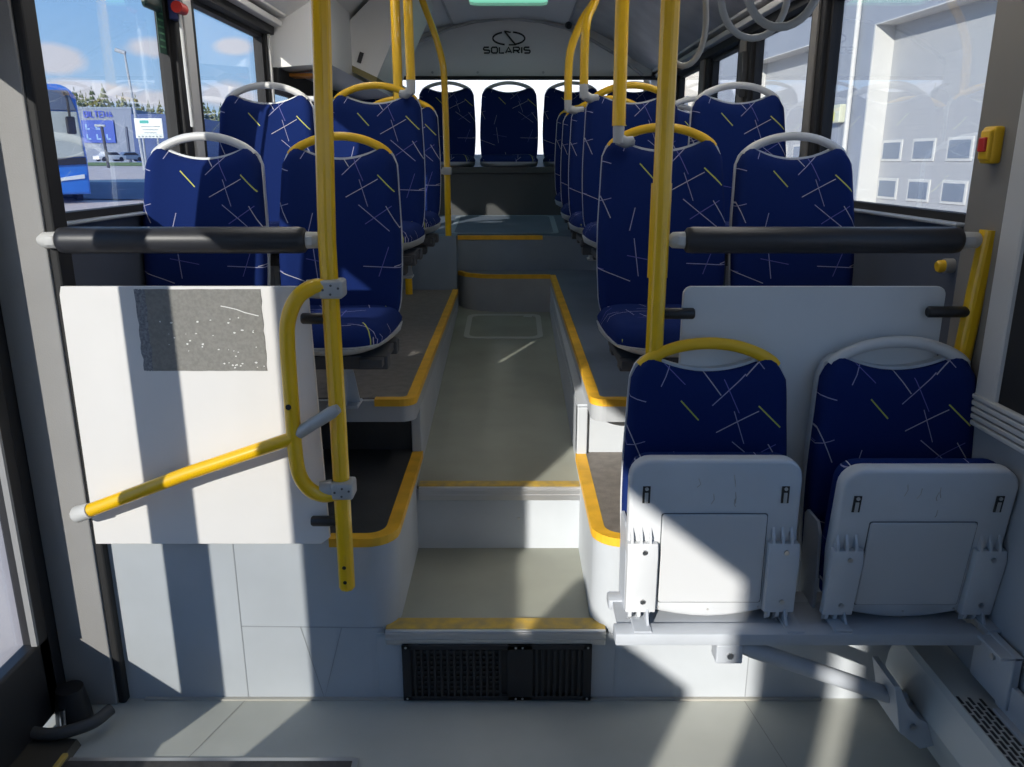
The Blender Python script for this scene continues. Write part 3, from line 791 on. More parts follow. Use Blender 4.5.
# side supports of aisle seats on the raised rows
for o, sx in ((s5, 1), (s7, 1), (r2, -1), (r4, -1), (r7, -1)):
    q = MB(); q.box(-.045, .045, -.12, -.05, -.435 if o is not r7 else -.40, -.06, .004); q.build('leg', 'steel', o)
for o, sx in ((s6, -1), (s8, -1), (r1, 1), (r3, 1), (r5, 1), (r6, 1)):
    q = MB(); q.box(min(sx * -.15, sx * .205), max(sx * -.15, sx * .205), -.27, -.19, -.105, -.065, .004); q.build('cantilever_arm', bpy.data.materials['dark_frame'], o)

# ------------------------------------------------------------------ boards and padded rails
t = thing('partition_board', 'white board with a scuffed grey adhesive patch beside the doorway post', 'board', (-.82, 2.045, ZL))
b = MB(); b.prism([(-.345, .0), (.285, .0), (.31, .02), (.325 - .03, .722), (-.335, .722), (-.341, .70)], 'y', -.012, 0, .002)
b.build('board', 'white_panel', t)
# adhesive patch: ragged outline lying on the board
rnd = random.Random(3)
def ragged(x0, x1, z0, z1, n=14, a=.004):
    p = []
    for i in range(n): p.append((x0 + (x1 - x0) * i / n, z0 + rnd.uniform(-a, a) * .3))
    for i in range(n): p.append((x1 + rnd.uniform(-a, a), z0 + (z1 - z0) * i / n))
    for i in range(n): p.append((x1 - (x1 - x0) * i / n, z1 + rnd.uniform(-a * .3, a * .3)))
    for i in range(n): p.append((x0 + rnd.uniform(-a, a), z1 - (z1 - z0) * i / n))
    return p
b = MB(); b.prism(ragged(-.125, .175, .500, .715, a=.002), 'y', -.0135, -.012); b.build('adhesive_patch', 'residue', t)
b = MB(); b.prism(ragged(-.148, -.122, .500, .715, a=.003), 'y', -.0138, -.0118); b.build('dark_edge', 'residue_dark', t)
b = MB()
for i in range(40):
    x, z = rnd.uniform(-.10, .165), rnd.choice([.60, .60, .60, .57, .63, .55]) + rnd.gauss(0, .006)
    if rnd.random() < .35: x, z = rnd.uniform(.05, .175), .505 + abs(rnd.gauss(0, .012))
    r_ = rnd.uniform(.0008, .0026)
    b.prism([(x + r_ * rnd.uniform(.6, 2.2) * math.cos(a), z + r_ * math.sin(a)) for a in [k * PI / 3 for k in range(6)]], 'y', -.0142, -.013)
pth = [(.07, .672), (.09, .668), (.11, .663), (.13, .655), (.15, .650), (.165, .646)]
stroke2d(b, pth, .0022, -.0142)
b.build('paint_flecks', 'paint_fleck', t)
t2 = thing('partition_board', 'plain white board, toned grey for shade, with rounded corners behind the two folding seats', 'board', (.771, 2.045, ZL))
b = MB(); b.prism(rrect(-.336, .336, 0, .722, .022), 'y', -.014, 0, .003); b.build('board', 'shaded_white_panel', t2)
def peg(x0, x1, z, par, nm='holder'):
    q = MB(); o = Vector(par.location); q.tube([(x0 - o.x, 2.012 - o.y, z - o.z), (x0 + .004 - o.x, 2.012 - o.y, z - o.z), (x1 - .004 - o.x, 2.012 - o.y, z - o.z), (x1 - o.x, 2.012 - o.y, z - o.z)], .0145, 14, rad=[.8, 1, 1, .8]); q.build(nm, 'black', par, smooth=True)
peg(-.540, -.458, 1.165, t); peg(-.552, -.455, .602, t)
peg(.372, .462, 1.178, t2); peg(1.055, 1.165, 1.182, t2)

def padded_rail(x0, x1, j0, j1, lab):
    t = thing('padded_rail', lab, 'padded rail', ((x0 + x1) / 2, 2.02, 1.362), group='black padded rails')
    c = (x0 + x1) / 2
    q = MB(); q.tube([(x0 - c, 0, 0), (x0 - c + .006, 0, 0), (x0 - c + .02, 0, 0), (x1 - c - .02, 0, 0), (x1 - c - .006, 0, 0), (x1 - c, 0, 0)], .033, 28, rad=[.72, .93, 1, 1, .93, .72]); q.build('padding', 'pad', t, smooth=True, angle=50)
    for a, e in ((x0, j0), (x1, j1)):
        d = e - a
        q = MB(); q.tube([(a - c, 0, 0), (a - c + d * .7, 0, 0), (e - c, 0, 0)], .021, 14, rad=[1, .95, .45]); q.box(min(a, a + d * .5) - c, max(a, a + d * .5) - c, -.022, -.012, -.012, .012, .003); q.build('end_joint', 'grey_plastic', t, smooth=True, angle=50)
    return t
padded_rail(-1.135, -.515, -1.185, -.475, 'black padded rail above the scuffed white board, one end catching sun')
padded_rail(.428, 1.118, .385, 1.175, 'black padded rail above the plain board')

# ------------------------------------------------------------------ poles and handrails
def profile():  # extruded tube with shallow flutes
    return [1, .985, .93, .985, 1, .985, .93, .985]
def pole(name, pts, r, lab, grp='yellow grab poles', seg=24, parent=None, fl=True):
    q = MB(); q.tube(pts, r, seg, prof=[1, .995, .96] * 8 if fl else None)
    o = q.build(name, 'yellow', parent, smooth=True, angle=14)
    if not parent: tag(o, lab, 'pole', grp)
    return o
tl = thing('grab_pole', 'tall yellow pole ending above the floor, carrying the bent gate handle', 'pole', (-.461, 2.005, .40), group='yellow grab poles')
q = MB(); q.tube([(-.003, 0, 0), (-.003, 0, .006), (0, 0, .5), (0, 0, .96), (.02, 0, 1.52), (.028, 0, 2.12)], .0222, 24, rad=[.86, 1, 1, 1, 1, 1], prof=[1, .995, .955] * 8); q.build('tube', 'yellow', tl, smooth=True, angle=14)
q = MB()
for z in (.03, .075): q = MB(); q.tube([(-.003, -.0215, z), (-.003, -.0232, z)], .0055, 10); q.build('bolt_hole', 'black', tl); q = MB()
q.bm.free()
# loop with clamps
lp = thing('gate_handle', 'bent yellow handle with long diagonal bar reaching from the pole to the doorway post', 'handrail', (-.50, 1.97, .80))
def L(p): return (p[0] + .50, p[1] - 1.97, p[2] - .80)
pts = [(-.472, 1.985, 1.252), (-.50, 1.975, 1.250), (-.535, 1.966, 1.225), (-.560, 1.962, 1.17), (-.566, 1.96, 1.10), (-.567, 1.96, .95), (-.567, 1.96, .82), (-.560, 1.962, .755), (-.538, 1.97, .712), (-.505, 1.98, .692), (-.470, 1.99, .694)]
q = MB(); q.tube(smooth_path([L(p) for p in pts], 5), .0195, 18); q.build('loop', 'yellow', lp, smooth=True)
q = MB(); q.tube([L((-1.155, 1.985, .640)), L((-.86, 1.97, .758)), L((-.568, 1.958, .862))], .0185, 18); q.build('diagonal_bar', 'yellow', lp, smooth=True)
q = MB(); q.tube([L((-1.188, 2.0, .628)), L((-1.18, 1.995, .630)), L((-1.135, 1.982, .648))], .023, 16, rad=[.75, 1, .9]); q.build('end_cap', 'grey_handle', lp, smooth=True)
def clamp(cx, cz, par, off, lx=.0):
    q = MB(); c = Vector((cx, 2.0, cz)) - Vector(off)
    q.box(c.x - .030, c.x + .030, c.y - .034, c.y + .03, c.z - .023, c.z + .023, .008, 3)
    q.tube([c + Vector((-.03, -.008, 0)), c + Vector((-.062, -.014, 0))], .026, 14, rad=[1, .86])
    cl = q.build('clamp', 'clamp', par, smooth=True, angle=40)
    sm = mat('dark_screw', (.12, .12, .12), .4, metal=.6) if 'dark_screw' not in bpy.data.materials else bpy.data.materials['dark_screw']
    for dx, dz in ((-.018, .0), (.0, -.011), (.002, .011), (.02, .004)): q = MB(); q.tube([c + Vector((dx, -.0335, dz)), c + Vector((dx, -.0355, dz))], .0032, 8); q.build('screw', sm, cl)
clamp(-.452, 1.245, lp, (-.50, 1.97, .80)); clamp(-.455, .705, lp, (-.50, 1.97, .80))
q = MB(); q.tube([L((-.553, 1.955, .872)), L((-.54, 1.953, .885)), L((-.46, 1.94, .937)), L((-.443, 1.94, .948))], .0165, 14, rad=[.8, 1, 1, .7]); q.build('bumper_stop', 'clamp', lp, smooth=True)
q = MB(); q.tube([L((-.570, 1.941, .950)), L((-.570, 1.939, .950))], .0075, 10); q.build('bolt_hole', 'black', lp)
pole('grab_pole', [(.363, 2.005, .98), (.363, 2.005, 1.4), (.362, 2.005, 1.9), (.36, 2.005, 2.6)], .0225, 'tall yellow pole beside the plain board, running up to the ceiling')
q = MB(); q.tube([(.363, 2.012, 1.27), (.363, 2.012, 1.50)], .0255, 24, prof=[1, .995, .96] * 8)
o = q.build('sleeve', 'yellow', bpy.data.objects['grab_pole.001'], smooth=True, angle=14)
t = thing('wall_grab_post', 'short yellow post against the side wall between padded rail and folding seat', 'pole', (1.165, 2.015, .955), group='yellow grab poles')
q = MB(); q.tube([(-.012, 0, -.3), (-.01, 0, .0), (.012, 0, .34), (.018, 0, .432)], .0225, 20, prof=[1, .99, .95, .99] * 5); q.build('tube', 'yellow', t, smooth=True, angle=14)
t = thing('wall_buffer', 'small yellow buffer stub on the side wall behind the short yellow post', 'buffer', (1.195, 2.19, 1.277))
q = MB(); q.tube([(.01, 0, 0), (-.02, 0, .0)], .020, 14); q.build('base', 'clamp', t, smooth=True)
q = MB(); q.tube([(-.018, 0, 0), (-.032, 0, -.002), (-.038, 0, -.003)], .017, 14, rad=[1, 1, .8]); q.build('cap', 'yellow_plastic', t, smooth=True)

def bracket(par, a, b_):
    """grey elbow that joins the foot of a hanging pole to a seat handle"""
    a, b_ = Vector(a), Vector(b_)
    q = MB(); mid = Vector((a.x, a.y, a.z - .045))
    q.tube([a + Vector((0, 0, .012)), a, mid], .0185, 14, rad=[.9, 1, .9])
    q.tube([mid + Vector((0, 0, .012)), mid * .5 + b_ * .5 + Vector((0, 0, -.002)), b_], .0205, 14, rad=[.95, .9, .75], flat=.7, flat_dir=(0, 1, 0))
    o = q.build('bracket', 'clamp', par, smooth=True, angle=60)
    for p in (mid, b_): q = MB(); q.tube([p + Vector((0, -.014, 0)), p + Vector((0, -.018, 0))], .005, 8); q.build('bolt', 'clamp', o)
def hang_pole(lab, pts, br, r=.0185):
    base = Vector(pts[0]); t = thing('hanging_pole', lab, 'pole', base, group='hanging yellow poles')
    q = MB(); q.tube(smooth_path([Vector(p) - base for p in pts], 4) if len(pts) > 2 else [Vector(p) - base for p in pts], r, 20, prof=[1, .99, .965, .99] * 5); q.build('tube', 'yellow', t, smooth=True, angle=14)
    if br: bracket(t, (0, 0, -.006), Vector(br) - base)
    return t
hang_pole('thick hanging pole bracketed to the first row aisle seat beside the plain board', [(.335, 2.66, 1.66), (.333, 2.66, 2.1), (.33, 2.66, 2.6)], (.385, 2.68, 1.615), .0215)
hang_pole('hanging pole bracketed to the second row aisle seat, gate bar side', [(-.408, 3.40, 1.865), (-.410, 3.40, 2.1), (-.414, 3.40, 2.6)], (-.455, 3.43, 1.815), .0185)
hang_pole('thicker hanging pole just behind the bracketed one on the gate bar side', [(-.560, 4.14, 1.80), (-.560, 4.14, 2.1), (-.560, 4.14, 2.57)], None, .0235)
t = hang_pole('thin hanging pole with its foot on the second row aisle seat, plain board side', [(.285, 3.42, 1.85), (.285, 3.42, 2.0), (.295, 3.44, 2.1), (.34, 3.52, 2.22), (.39, 3.6, 2.6)], (.345, 3.44, 1.80), .0175)
hang_pole('farther thin pole curving inward to the ceiling above the back rows, plain board side', [(.268, 4.12, 1.84), (.268, 4.12, 1.98), (.28, 4.12, 2.08), (.33, 4.12, 2.2), (.40, 4.12, 2.32), (.43, 4.12, 2.58)], (.345, 4.14, 1.80), .0195)
t = thing('deck_pole', 'yellow pole standing at the rear deck edge, its top curving to the ceiling', 'pole', (-.405, 5.08, 1.09), group='yellow grab poles')
q = MB(); q.tube(smooth_path([(0, 0, 0), (0, 0, .5), (-.005, 0, .93), (-.02, 0, 1.06), (-.06, 0, 1.2), (-.12, 0, 1.36), (-.15, 0, 1.47)], 5), .0195, 20, prof=[1, .99, .965, .99] * 5); q.build('tube', 'yellow', t, smooth=True, angle=14)
q = MB(); q.tube([(-.10, -.0, .40), (0, 0, .405)], .016, 12); q.box(-.028, .028, -.028, .028, .385, .43, .006); q.build('bracket', 'clamp', t, smooth=True, angle=40)
q = MB(); q.tube([(0, 0, 0), (0, 0, .012)], .032, 16); q.build('foot', 'clamp', t, smooth=True)
q = MB(); q.tube([(-.635, 4.86, .765), (-.635, 4.86, 1.17)], .0225, 18, prof=[1, .99, .96] * 6); tag(q.build('support_post', 'yellow', smooth=True, angle=14), 'short yellow post under the rear seats at the far end of the brown platform', 'post', 'yellow grab poles')
# ceiling hand rail that carries the straps
t = thing('ceiling_handrail', 'yellow ceiling rail that carries the hanging straps', 'handrail', (.42, 0, 2.15))
q = MB(); q.tube([(0, -2.5, 0), (0, 2.6, 0)], .018, 14); q.build('tube', 'yellow', t, smooth=True)
def strap(x, y, zb, w, h, rz, lab):
    t = thing('hanging_strap', lab, 'hand strap', (x, y, zb), rz, group='grey hanging straps')
    top = 2.15 - zb
    pts = []
    for k in range(41):
        a = -PI + 2 * PI * k / 40      # teardrop: round below, closing to a point above
        f = (1 - math.cos(a)) / 2      # 0 at the bottom, 1 at the top
        pts.append((w * math.sin(a) * (1 - .45 * f) * 1.15, 0, h * f))
    q = MB(); q.tube(pts, .0072, 10); q.tube([(0, 0, h - .01), (0, 0, top)], .011, 10)
    q.build('loop', 'strap', t, smooth=True)
    q = MB(); q.box(-.025, .025, -.022, .022, top - .03, top + .022, .006); q.build('strap_clip', 'black', t)
    return t
strap(.408, 2.05, 1.772, .052, .25, .0, 'narrow grey hand strap next to the tall pole by the plain board')
strap(.492, 1.78, 1.796, .078, .24, .15, 'middle grey hand strap of three before the side window')
strap(.462, 1.50, 1.775, .066, .22, -.2, 'grey hand strap hanging closest to the camera, highest in view')

# ------------------------------------------------------------------ folding seats
def folding_seat(x, lab, handle, lean=0.0, cy=1.775, dz=0.0):
    t = thing('folding_seat', lab, 'folding seat', (x, 1.93, .455 + dz), group='folding seats')
    # back, seen above the folded cushion
    backrest_meshes(t, .211, .612, handle=handle, rec=.06, zb=.02)
    # folded cushion with its grey underside to the front
    W = .206
    pv = Vector((-.015, cy - 1.93 + .04, -.018))
    Mx = Matrix.Translation(pv) @ Matrix.Rotation(lean, 4, 'X')
    out = rrect(-W, W, .06, .435, .045, 6, rs=(.06, .06, .045, .045))
    out = [(px * (1 - .055 * max(0, (.30 - pz)) / .3), pz) for px, pz in out]
    # bulging bottom rim
    bot = [(px, pz) for px, pz in out]
    prof = [(-W * .93, .05)] + [(-W * .93 + W * 1.86 * k / 10, .05 - .035 * math.sin(PI * k / 10)) for k in range(1, 10)] + [(W * .93, .05)]
    pan = prof + [(W, .20), (W, .36)] + [(W - .05 + .05 * math.cos(a), .385 + .05 * math.sin(a)) for a in [k * PI / 12 for k in range(0, 7)]] + [(-W + .05 - .05 * math.cos(a), .385 + .05 * math.sin(a)) for a in [PI / 2 - k * PI / 12 for k in range(0, 7)]] + [(-W, .36), (-W, .20)]
    q = MB(); q.prism(pan, 'y', -.042, 0, .010, 3, mtx=Mx); up = q.build('seat_underside', 'seat_pan', t, smooth=True, angle=45)
    q = MB(); q.prism([(px * .97, pz * .97 + .006) for px, pz in pan], 'y', .001, .042, .014, 3, mtx=Mx); q.build('cushion', 'fabric', t, smooth=True, angle=60)
    def T(a): return Mx @ Vector(a)
    # raised centre cover and its shadow gap
    q = MB(); q.prism(rrect(-.125, .127, .060, .296, .006, 2), 'y', -.0475, -.040, .002, 1, mtx=Mx); q.build('centre_cover', mat('cover_grey', (.50, .515, .53), .45, bump=(700, .2)) if 'cover_grey' not in bpy.data.materials else bpy.data.materials['cover_grey'], up)
    q = MB(); q.prism(rrect(-.1275, .1295, .0575, .2985, .006, 2), 'y', -.0432, -.040, mtx=Mx); q.build('cover_gap', mat('gap_dark', (.10, .11, .12), .8) if 'gap_dark' not in bpy.data.materials else bpy.data.materials['gap_dark'], up)
    # slots
    for sx in (-1, 1):
        q = MB(); q.box(sx * .166 - .009, sx * .166 + .009, -.0445, -.0405, .325, .368, mtx=Mx); q.build('slot', 'black', up)
        q = MB(); q.box(sx * .166 - .004, sx * .166 + .004, -.0462, -.043, .326, .352, mtx=Mx); q.tube([T((sx * .166, -.044, .362)), T((sx * .166, -.047, .362))], .0045, 8); q.build('catch', 'clamp', up)
        # hinge housing
        hx0, hx1 = (sx * .134, sx * .208)
        x0, x1 = min(hx0, hx1), max(hx0, hx1)
        q = MB(); q.prism([(-.040, .035), (-.062, .042), (-.066, .20), (-.058, .225), (-.040, .225)], 'x', x0, x1, .003, 2, mtx=Mx)
        hh = q.build('hinge_housing', 'seat_pan', up, smooth=True, angle=30)
        for k in range(3):
            xx = x0 + .008 + k * .022
            q = MB(); q.prism([(-.040, .225), (-.060, .223), (-.056, .240), (-.042, .262)], 'x', xx, xx + .006, mtx=Mx); q.build('rib', 'seat_pan', hh)
            q = MB(); q.prism([(-.040, .045), (-.062, .045), (-.060, .028), (-.042, .012)], 'x', xx, xx + .008, mtx=Mx); q.build('rib', 'seat_pan', hh)
        for zz in (.072, .205):
            q = MB(); q.tube([T(((x0 + x1) / 2 + .004, -.064, zz)), T(((x0 + x1) / 2 + .004, -.068, zz))], .0062, 12); q.build('screw', 'chrome', hh, smooth=True, angle=40)
        # side cheek and mounting foot on the beam
        q = MB(); q.prism([(-.10, -.02), (.0, -.02), (.015, .20), (.0, .215), (-.07, .215), (-.09, .19), (-.10, .06)], 'x', sx * .211 - .004, sx * .211 + .004, .001, 1); q.build('side_plate', 'steel', t)
        q = MB(); q.box(sx * .185 - .022, sx * .185 + .022, -.225, -.13, -.008, .0, .002); q.prism([(-.20, .0), (-.14, .0), (-.15, .03), (-.175, .035)], 'x', sx * .170 - .003, sx * .170 + .003)
        q.build('foot', 'steel', t)
    for xx, zz in ((-.125, .045), (0, .038), (.125, .045)):
        q = MB(); q.tube([T((xx, -.041, zz)), T((xx, -.0435, zz))], .003, 8); q.build('rivet', 'clamp', up)
    rr = random.Random(int(x * 100))
    for i in range(5):
        q = MB()
        x0 = rr.uniform(-.06, .05); z0 = rr.uniform(.33, .40)
        stroke2d(q, [(x0, z0), (x0 + rr.uniform(-.004, .006), z0 - .015), (x0 + rr.uniform(-.008, .008), z0 - rr.uniform(.02, .035))], .002, 0)
        for v in q.bm.verts: v.co = T((v.co.x, -.0424 + v.co.y * .1, v.co.z))
        q.build('scuff_mark', 'dirt', up)
    return t
fs1 = folding_seat(.500, 'folded up tip seat with yellow handle beside the steps, sunlit on its lower corner', 'yellow_plastic', 0.0)
fs2 = folding_seat(.985, 'folded up tip seat with grey handle next to the side wall, tilted slightly forward', 'grey_handle', .13, dz=.004)
t = thing('seat_beam', 'grey steel beam with diagonal tube brace carrying the folding seats', 'seat support', (.68, 1.75, .43))
b = MB(); b.box(-.432, .455, -.052, .0, -.010, .022, .004); b.box(-.43, .45, .11, .16, -.012, .018, .006); b.box(-.42, .45, -.01, .12, .004, .014); b.build('beam', 'steel', t, smooth=True, angle=40)
b = MB(); b.box(-.185, -.120, -.05, .0, -.062, -.010, .004); br = b.build('lug', 'steel', t)
b = MB(); b.tube([(-.152, -.050, -.038), (-.152, -.055, -.038)], .008, 12); b.build('bolt', 'chrome', br)
b = MB(); b.tube([(-.115, -.02, -.028), (-.09, -.03, -.035), (.34, .045, -.235)], .021, 18); b.build('diagonal_brace', 'steel', t, smooth=True)
b = MB(); b.box(.478, .492, -.95, -.10, -.135, -.055, .003); b.box(.470, .492, -.15, -.0, -.12, .024, .004); b.box(.440, .492, -.15, -.052, .014, .022, .002); b.box(.462, .492, -.95, -.12, -.140, -.132, .002)
wb = b.build('wall_bracket', 'steel', t)
b = MB()
b.bm.free()
for y, z, xx in ((-.08, -.02, .470), (-.24, -.09, .478), (-.46, -.09, .478)):
    b = MB(); b.tube([(xx, y, z), (xx - .006, y, z)], .008, 12); b.build('bolt', 'chrome', wb, smooth=True, angle=40)
b = MB(); b.prism([(.27, -.14), (.285, -.14), (.315, -.20), (.345, -.235), (.42, -.27), (.44, -.25), (.45, -.30), (.36, -.325), (.30, -.275), (.285, -.20)], 'y', -.03, .10, .002)
fb = b.build('floor_bracket', 'steel', t)
for xx, zz in ((.33, -.255), (.40, -.29)):
    b = MB(); b.tube([(xx, -.032, zz), (xx, -.038, zz)], .008, 12); b.build('bolt', 'chrome', fb, smooth=True, angle=40)

# convector heater along the side wall
t = thing('side_heater', 'long grey convector heater with slotted top under the folding seats by the side wall', 'heater', (1.15, 1.4, 0))
hp = [(.028, .03), (-.05, .05), (-.108, .195), (-.104, .235), (-.092, .275), (-.090, .287), (-.078, .2985), (.028, .2858)]
b = MB(); b.prism(hp, 'y', -1.2, .55, .004); b.build('casing', mat('heater_grey', (.45, .475, .47), .42), t, smooth=True, angle=20)
b = MB(); d = Vector((.075, 0, -.009)); nrm = Vector((.009, 0, .075)).normalized()
for r_ in range(5):
    for k in range(26):
        y = .27 - k * .034 - (r_ % 2) * .017
        p = Vector((-.076, 0, .2985)) + d * (.02 + r_ * .19)
        a, c = p, p + d * .09
        o1 = nrm * .0015
        V = [a + Vector((0, y, 0)) + o1, c + Vector((0, y, 0)) + o1, c + Vector((0, y - .026, 0)) + o1, a + Vector((0, y - .026, 0)) + o1]
        V += [v - nrm * .004 for v in V]
        b._faces(V, [(0, 1, 2, 3), (4, 7, 6, 5), (0, 4, 5, 1), (1, 5, 6, 2), (2, 6, 7, 3), (3, 7, 4, 0)])
b.build('slot_pattern', 'black', t)
b = MB()
b.tube([(.012, -.02 - .055 + .055 * math.cos(a), .33 + .04 * math.sin(a)) for a in [k * PI / 8 for k in range(17)]], .009, 10)
o = b.build('pipe_loop', mat('dull_metal', (.35, .33, .30), .35, metal=.7), t, smooth=True)

# black ventilation grille below the lowest step
t = thing('ventilation_grille', 'black ventilation grille with two slatted fields below the bottom step', 'vent', (-.047, 2.052, .10))
b = MB(); w, h = .278, .094
b.box(-w, w, .0, .010, -h, h, .002)
b.box(-w, w, -.012, .0, h - .016, h, .002); b.box(-w, w, -.012, .0, -h, -h + .016, .002)
b.box(-w, -w + .026, -.012, 0, -h, h, .002); b.box(w - .026, w, -.012, 0, -h, h, .002); b.box(.03, .105, -.012, 0, -h, h, .002)
b.build('frame', 'black', t)
for k in range(14):
    q = MB(); x = -w + .034 + k * .0192; q.box(x, x + .007, -.012, -.002, -h + .016, h - .016, .001); q.build('slat', mat('grille_black', (.022, .022, .024), .4) if 'grille_black' not in bpy.data.materials else bpy.data.materials['grille_black'], t)
for k in range(8):
    q = MB(); x = .112 + k * .0178; q.box(x, x + .008, -.012, -.002, -h + .016, h - .016, .001); q.build('slat', bpy.data.materials['grille_black'], t)
q = MB()
for k in range(13):
    for j in range(9): 
        x = -w + .0435 + k * .0192; z = -h + .028 + j * .0165
        q.box(x, x + .008, -.008, -.004, z, z + .006)
q.build('mesh_pattern', mat('grille_mesh', (.035, .035, .035), .4), t)
for x in (-w + .012, .055, .075, w - .012):
    for z in (-h + .008, h - .008): q = MB(); q.tube([(x, -.012, z), (x, -.0135, z)], .0035, 8); q.build('screw', 'clamp', t)
# vinyl weld seams on the front face and floor
b = MB(); ys = YW - .0012
for pts in ([(-.793, .0), (-.793, .515)], [(-.793, .245), (-.38, .24)], [(-.62, .243), (-.565, .0), (-.50, .241)], [(.695, 0), (.695, .42)]): stroke2d(b, pts, .003, ys)
struct(b.build('trim_17', mat('seam', (.28, .30, .32), .6)))
b = MB(); b.box(-1.1, .92, YW - .012, YW, 0, .006); struct(b.build('trim_18', mat('cove_seam', (.38, .37, .33), .6)))
b = MB()
for (x0, y0), (x1, y1) in (((-.80, 2.05), (-.88, 1.80)), ((.69, 2.05), (.78, 1.4))):
    d = Vector((x1 - x0, y1 - y0, 0)).normalized(); nn = Vector((-d.y, d.x, 0)) * .0015
    a, c = Vector((x0, y0, .0008)), Vector((x1, y1, .0008))
    b._faces([a + nn, a - nn, c - nn, c + nn], [(0, 1, 2, 3)])
struct(b.build('trim_19', mat('seam_floor', (.27, .27, .25), .6)))
q = MB(); q.tube([(.02, 2.578, .345), (.02, 2.574, .345)], .005, 8); tag(q.build('step_screw', 'chrome', smooth=True), 'single small screw in the middle of the upper step riser', 'screw')
q = MB(); q.box(.262, .278, 3.02, 3.10, .776, .792, .002); tag(q.build('edge_clip', 'black'), 'small black clip on the yellow edging by the aisle', 'clip')

# stop button
t = thing('stop_button', 'yellow stop request box with red button on the warm grey window pillar', 'button', (1.168, 2.05, 1.590))
b = MB(); b.box(-.008, .02, -.032, .024, -.044, .044, .008, 3); b.box(-.016, .0, -.028, .016, -.036, .036, .006, 3); b.build('housing', 'yellow_plastic', t, smooth=True, angle=40)
b = MB(); b.box(-.022, -.012, -.020, .010, -.016, .018, .003); b.build('push_button', 'red', t)
# emergency hammer on the left pillar, and a dark ad frame
t = thing('emergency_hammer', 'red headed emergency hammer in its holder high on the dark window pillar', 'hammer', (XL + .005, 3.085, 2.075))
b = MB(); b.box(0, .03, -.02, .03, -.04, .05, .006); b.build('holder', mat('navy_plastic', (.02, .03, .12), .5), t)
b = MB(); b.tube([(.035, -.03, .0), (.035, .03, .0)], .020, 12); b.build('hammer_head', 'red', t, smooth=True)
b = MB(); b.tube([(.033, .0, -.02), (.033, .002, -.16), (.033, .01, -.40)], .0065, 8); b.build('cord', 'grey_handle', t, smooth=True)
t = thing('window_sticker', 'narrow dark green instruction sticker on the window pane by the emergency hammer', 'sticker', (XL - .022, 3.05, 2.02))
b = MB(); b.box(0, .003, -.03, .03, -.10, .12, .001); b.build('sheet', mat('dark_green', (.01, .05, .035), .5), t)
b = MB()
for k in range(6): b.box(.003, .004, -.022, .022, -.08 + k * .022, -.074 + k * .022)
b.build('printed_line', mat('green_print', (.08, .22, .12), .5), t)
q = MB(); q.box(XL - .02, XL + .0, 2.90, 3.04, 2.05, 2.16, .015, 3); tag(q.build('mirror_housing', mat('bottle_green', (.008, .035, .03), .4)), 'dark green box hanging at the top edge of the first side window', 'box')
t = thing('camera_unit', 'small dark grey device fixed to the window pillar behind the hanging straps', 'device', (XR - .03, 4.38, 1.99))
b = MB(); b.prism([(-.03, -.12), (.03, -.10), (.03, .1), (-.03, .1), (-.045, 0)], 'x', -.01, .03, .005); b.build('housing', mat('dark_device', (.05, .05, .05), .5), t)
# vertical seatbelt-like green tag outside? left out

# ------------------------------------------------------------------ outside
asph = mat('lot_asphalt', (.56, .48, .43), .9, noise=(1.2, .08))
b = MB(); N = 18
xs = [-160 + i * 20 for i in range(17)]
def gz(x, y):
    d = max(0, -x - 2.0)
    d2 = math.hypot(max(0, -x - 2), max(0, y - 2) * .9) if x < -2 else 0
    z = -.35 + min(1.0, d2 / 24) * 1.15 + min(1.0, max(0, d2 - 24) / 60) * .55
    return z
gx = [-200, -150, -110, -80, -60, -45, -35, -28, -22, -18, -14, -11, -8, -5, -3, -2, 2, 10, 30, 60, 120]
gy = [-60, -20, -5, 2, 6, 10, 14, 18, 22, 26, 30, 36, 44, 54, 66, 80, 110, 150, 220]
vv = [Vector((x, y, gz(x, y))) for y in gy for x in gx]
nx_ = len(gx)
b._faces(vv, [(j * nx_ + i, j * nx_ + i + 1, (j + 1) * nx_ + i + 1, (j + 1) * nx_ + i) for j in range(len(gy) - 1) for i in range(nx_ - 1)])
struct(b.build('ground', asph, smooth=True, angle=60), 'pale sunlit asphalt lot outside')
b = MB(); rx = [-70, -50, -35, -25, -18, -13, -9, -6]
rv = []
for y0 in (21.5, 25, 29.5):
    for x in rx: rv.append(Vector((x, y0 + (x + 10) * .06, gz(x, y0 + (x + 10) * .06) + .03)))
nr = len(rx)
b._faces(rv, [(j * nr + i, j * nr + i + 1, (j + 1) * nr + i + 1, (j + 1) * nr + i) for j in range(2) for i in range(nr - 1)])
struct(b.build('road', mat('road_blue_grey', (.12, .135, .18), .85, noise=(1, .1))), 'darker strip of road crossing the lot')
# grass strip beside the road
def at(u, Y): return (u - 513) / F * Y * math.cos(PITCH)  # lateral position of something seen at column u standing Y metres away
b = MB(); b._faces([Vector((at(u, y), y, gz(at(u, y), y) + dz)) for u, y, dz in ((60, 70, .03), (260, 70, .03), (260, 100, .15), (60, 100, .15))], [(0, 1, 2, 3)])
tag(b.build('grass_verge', mat('verge_green', (.16, .22, .05), .9, noise=(3, .3))), 'strip of green grass beyond the parking lot', 'grass', kind='stuff')
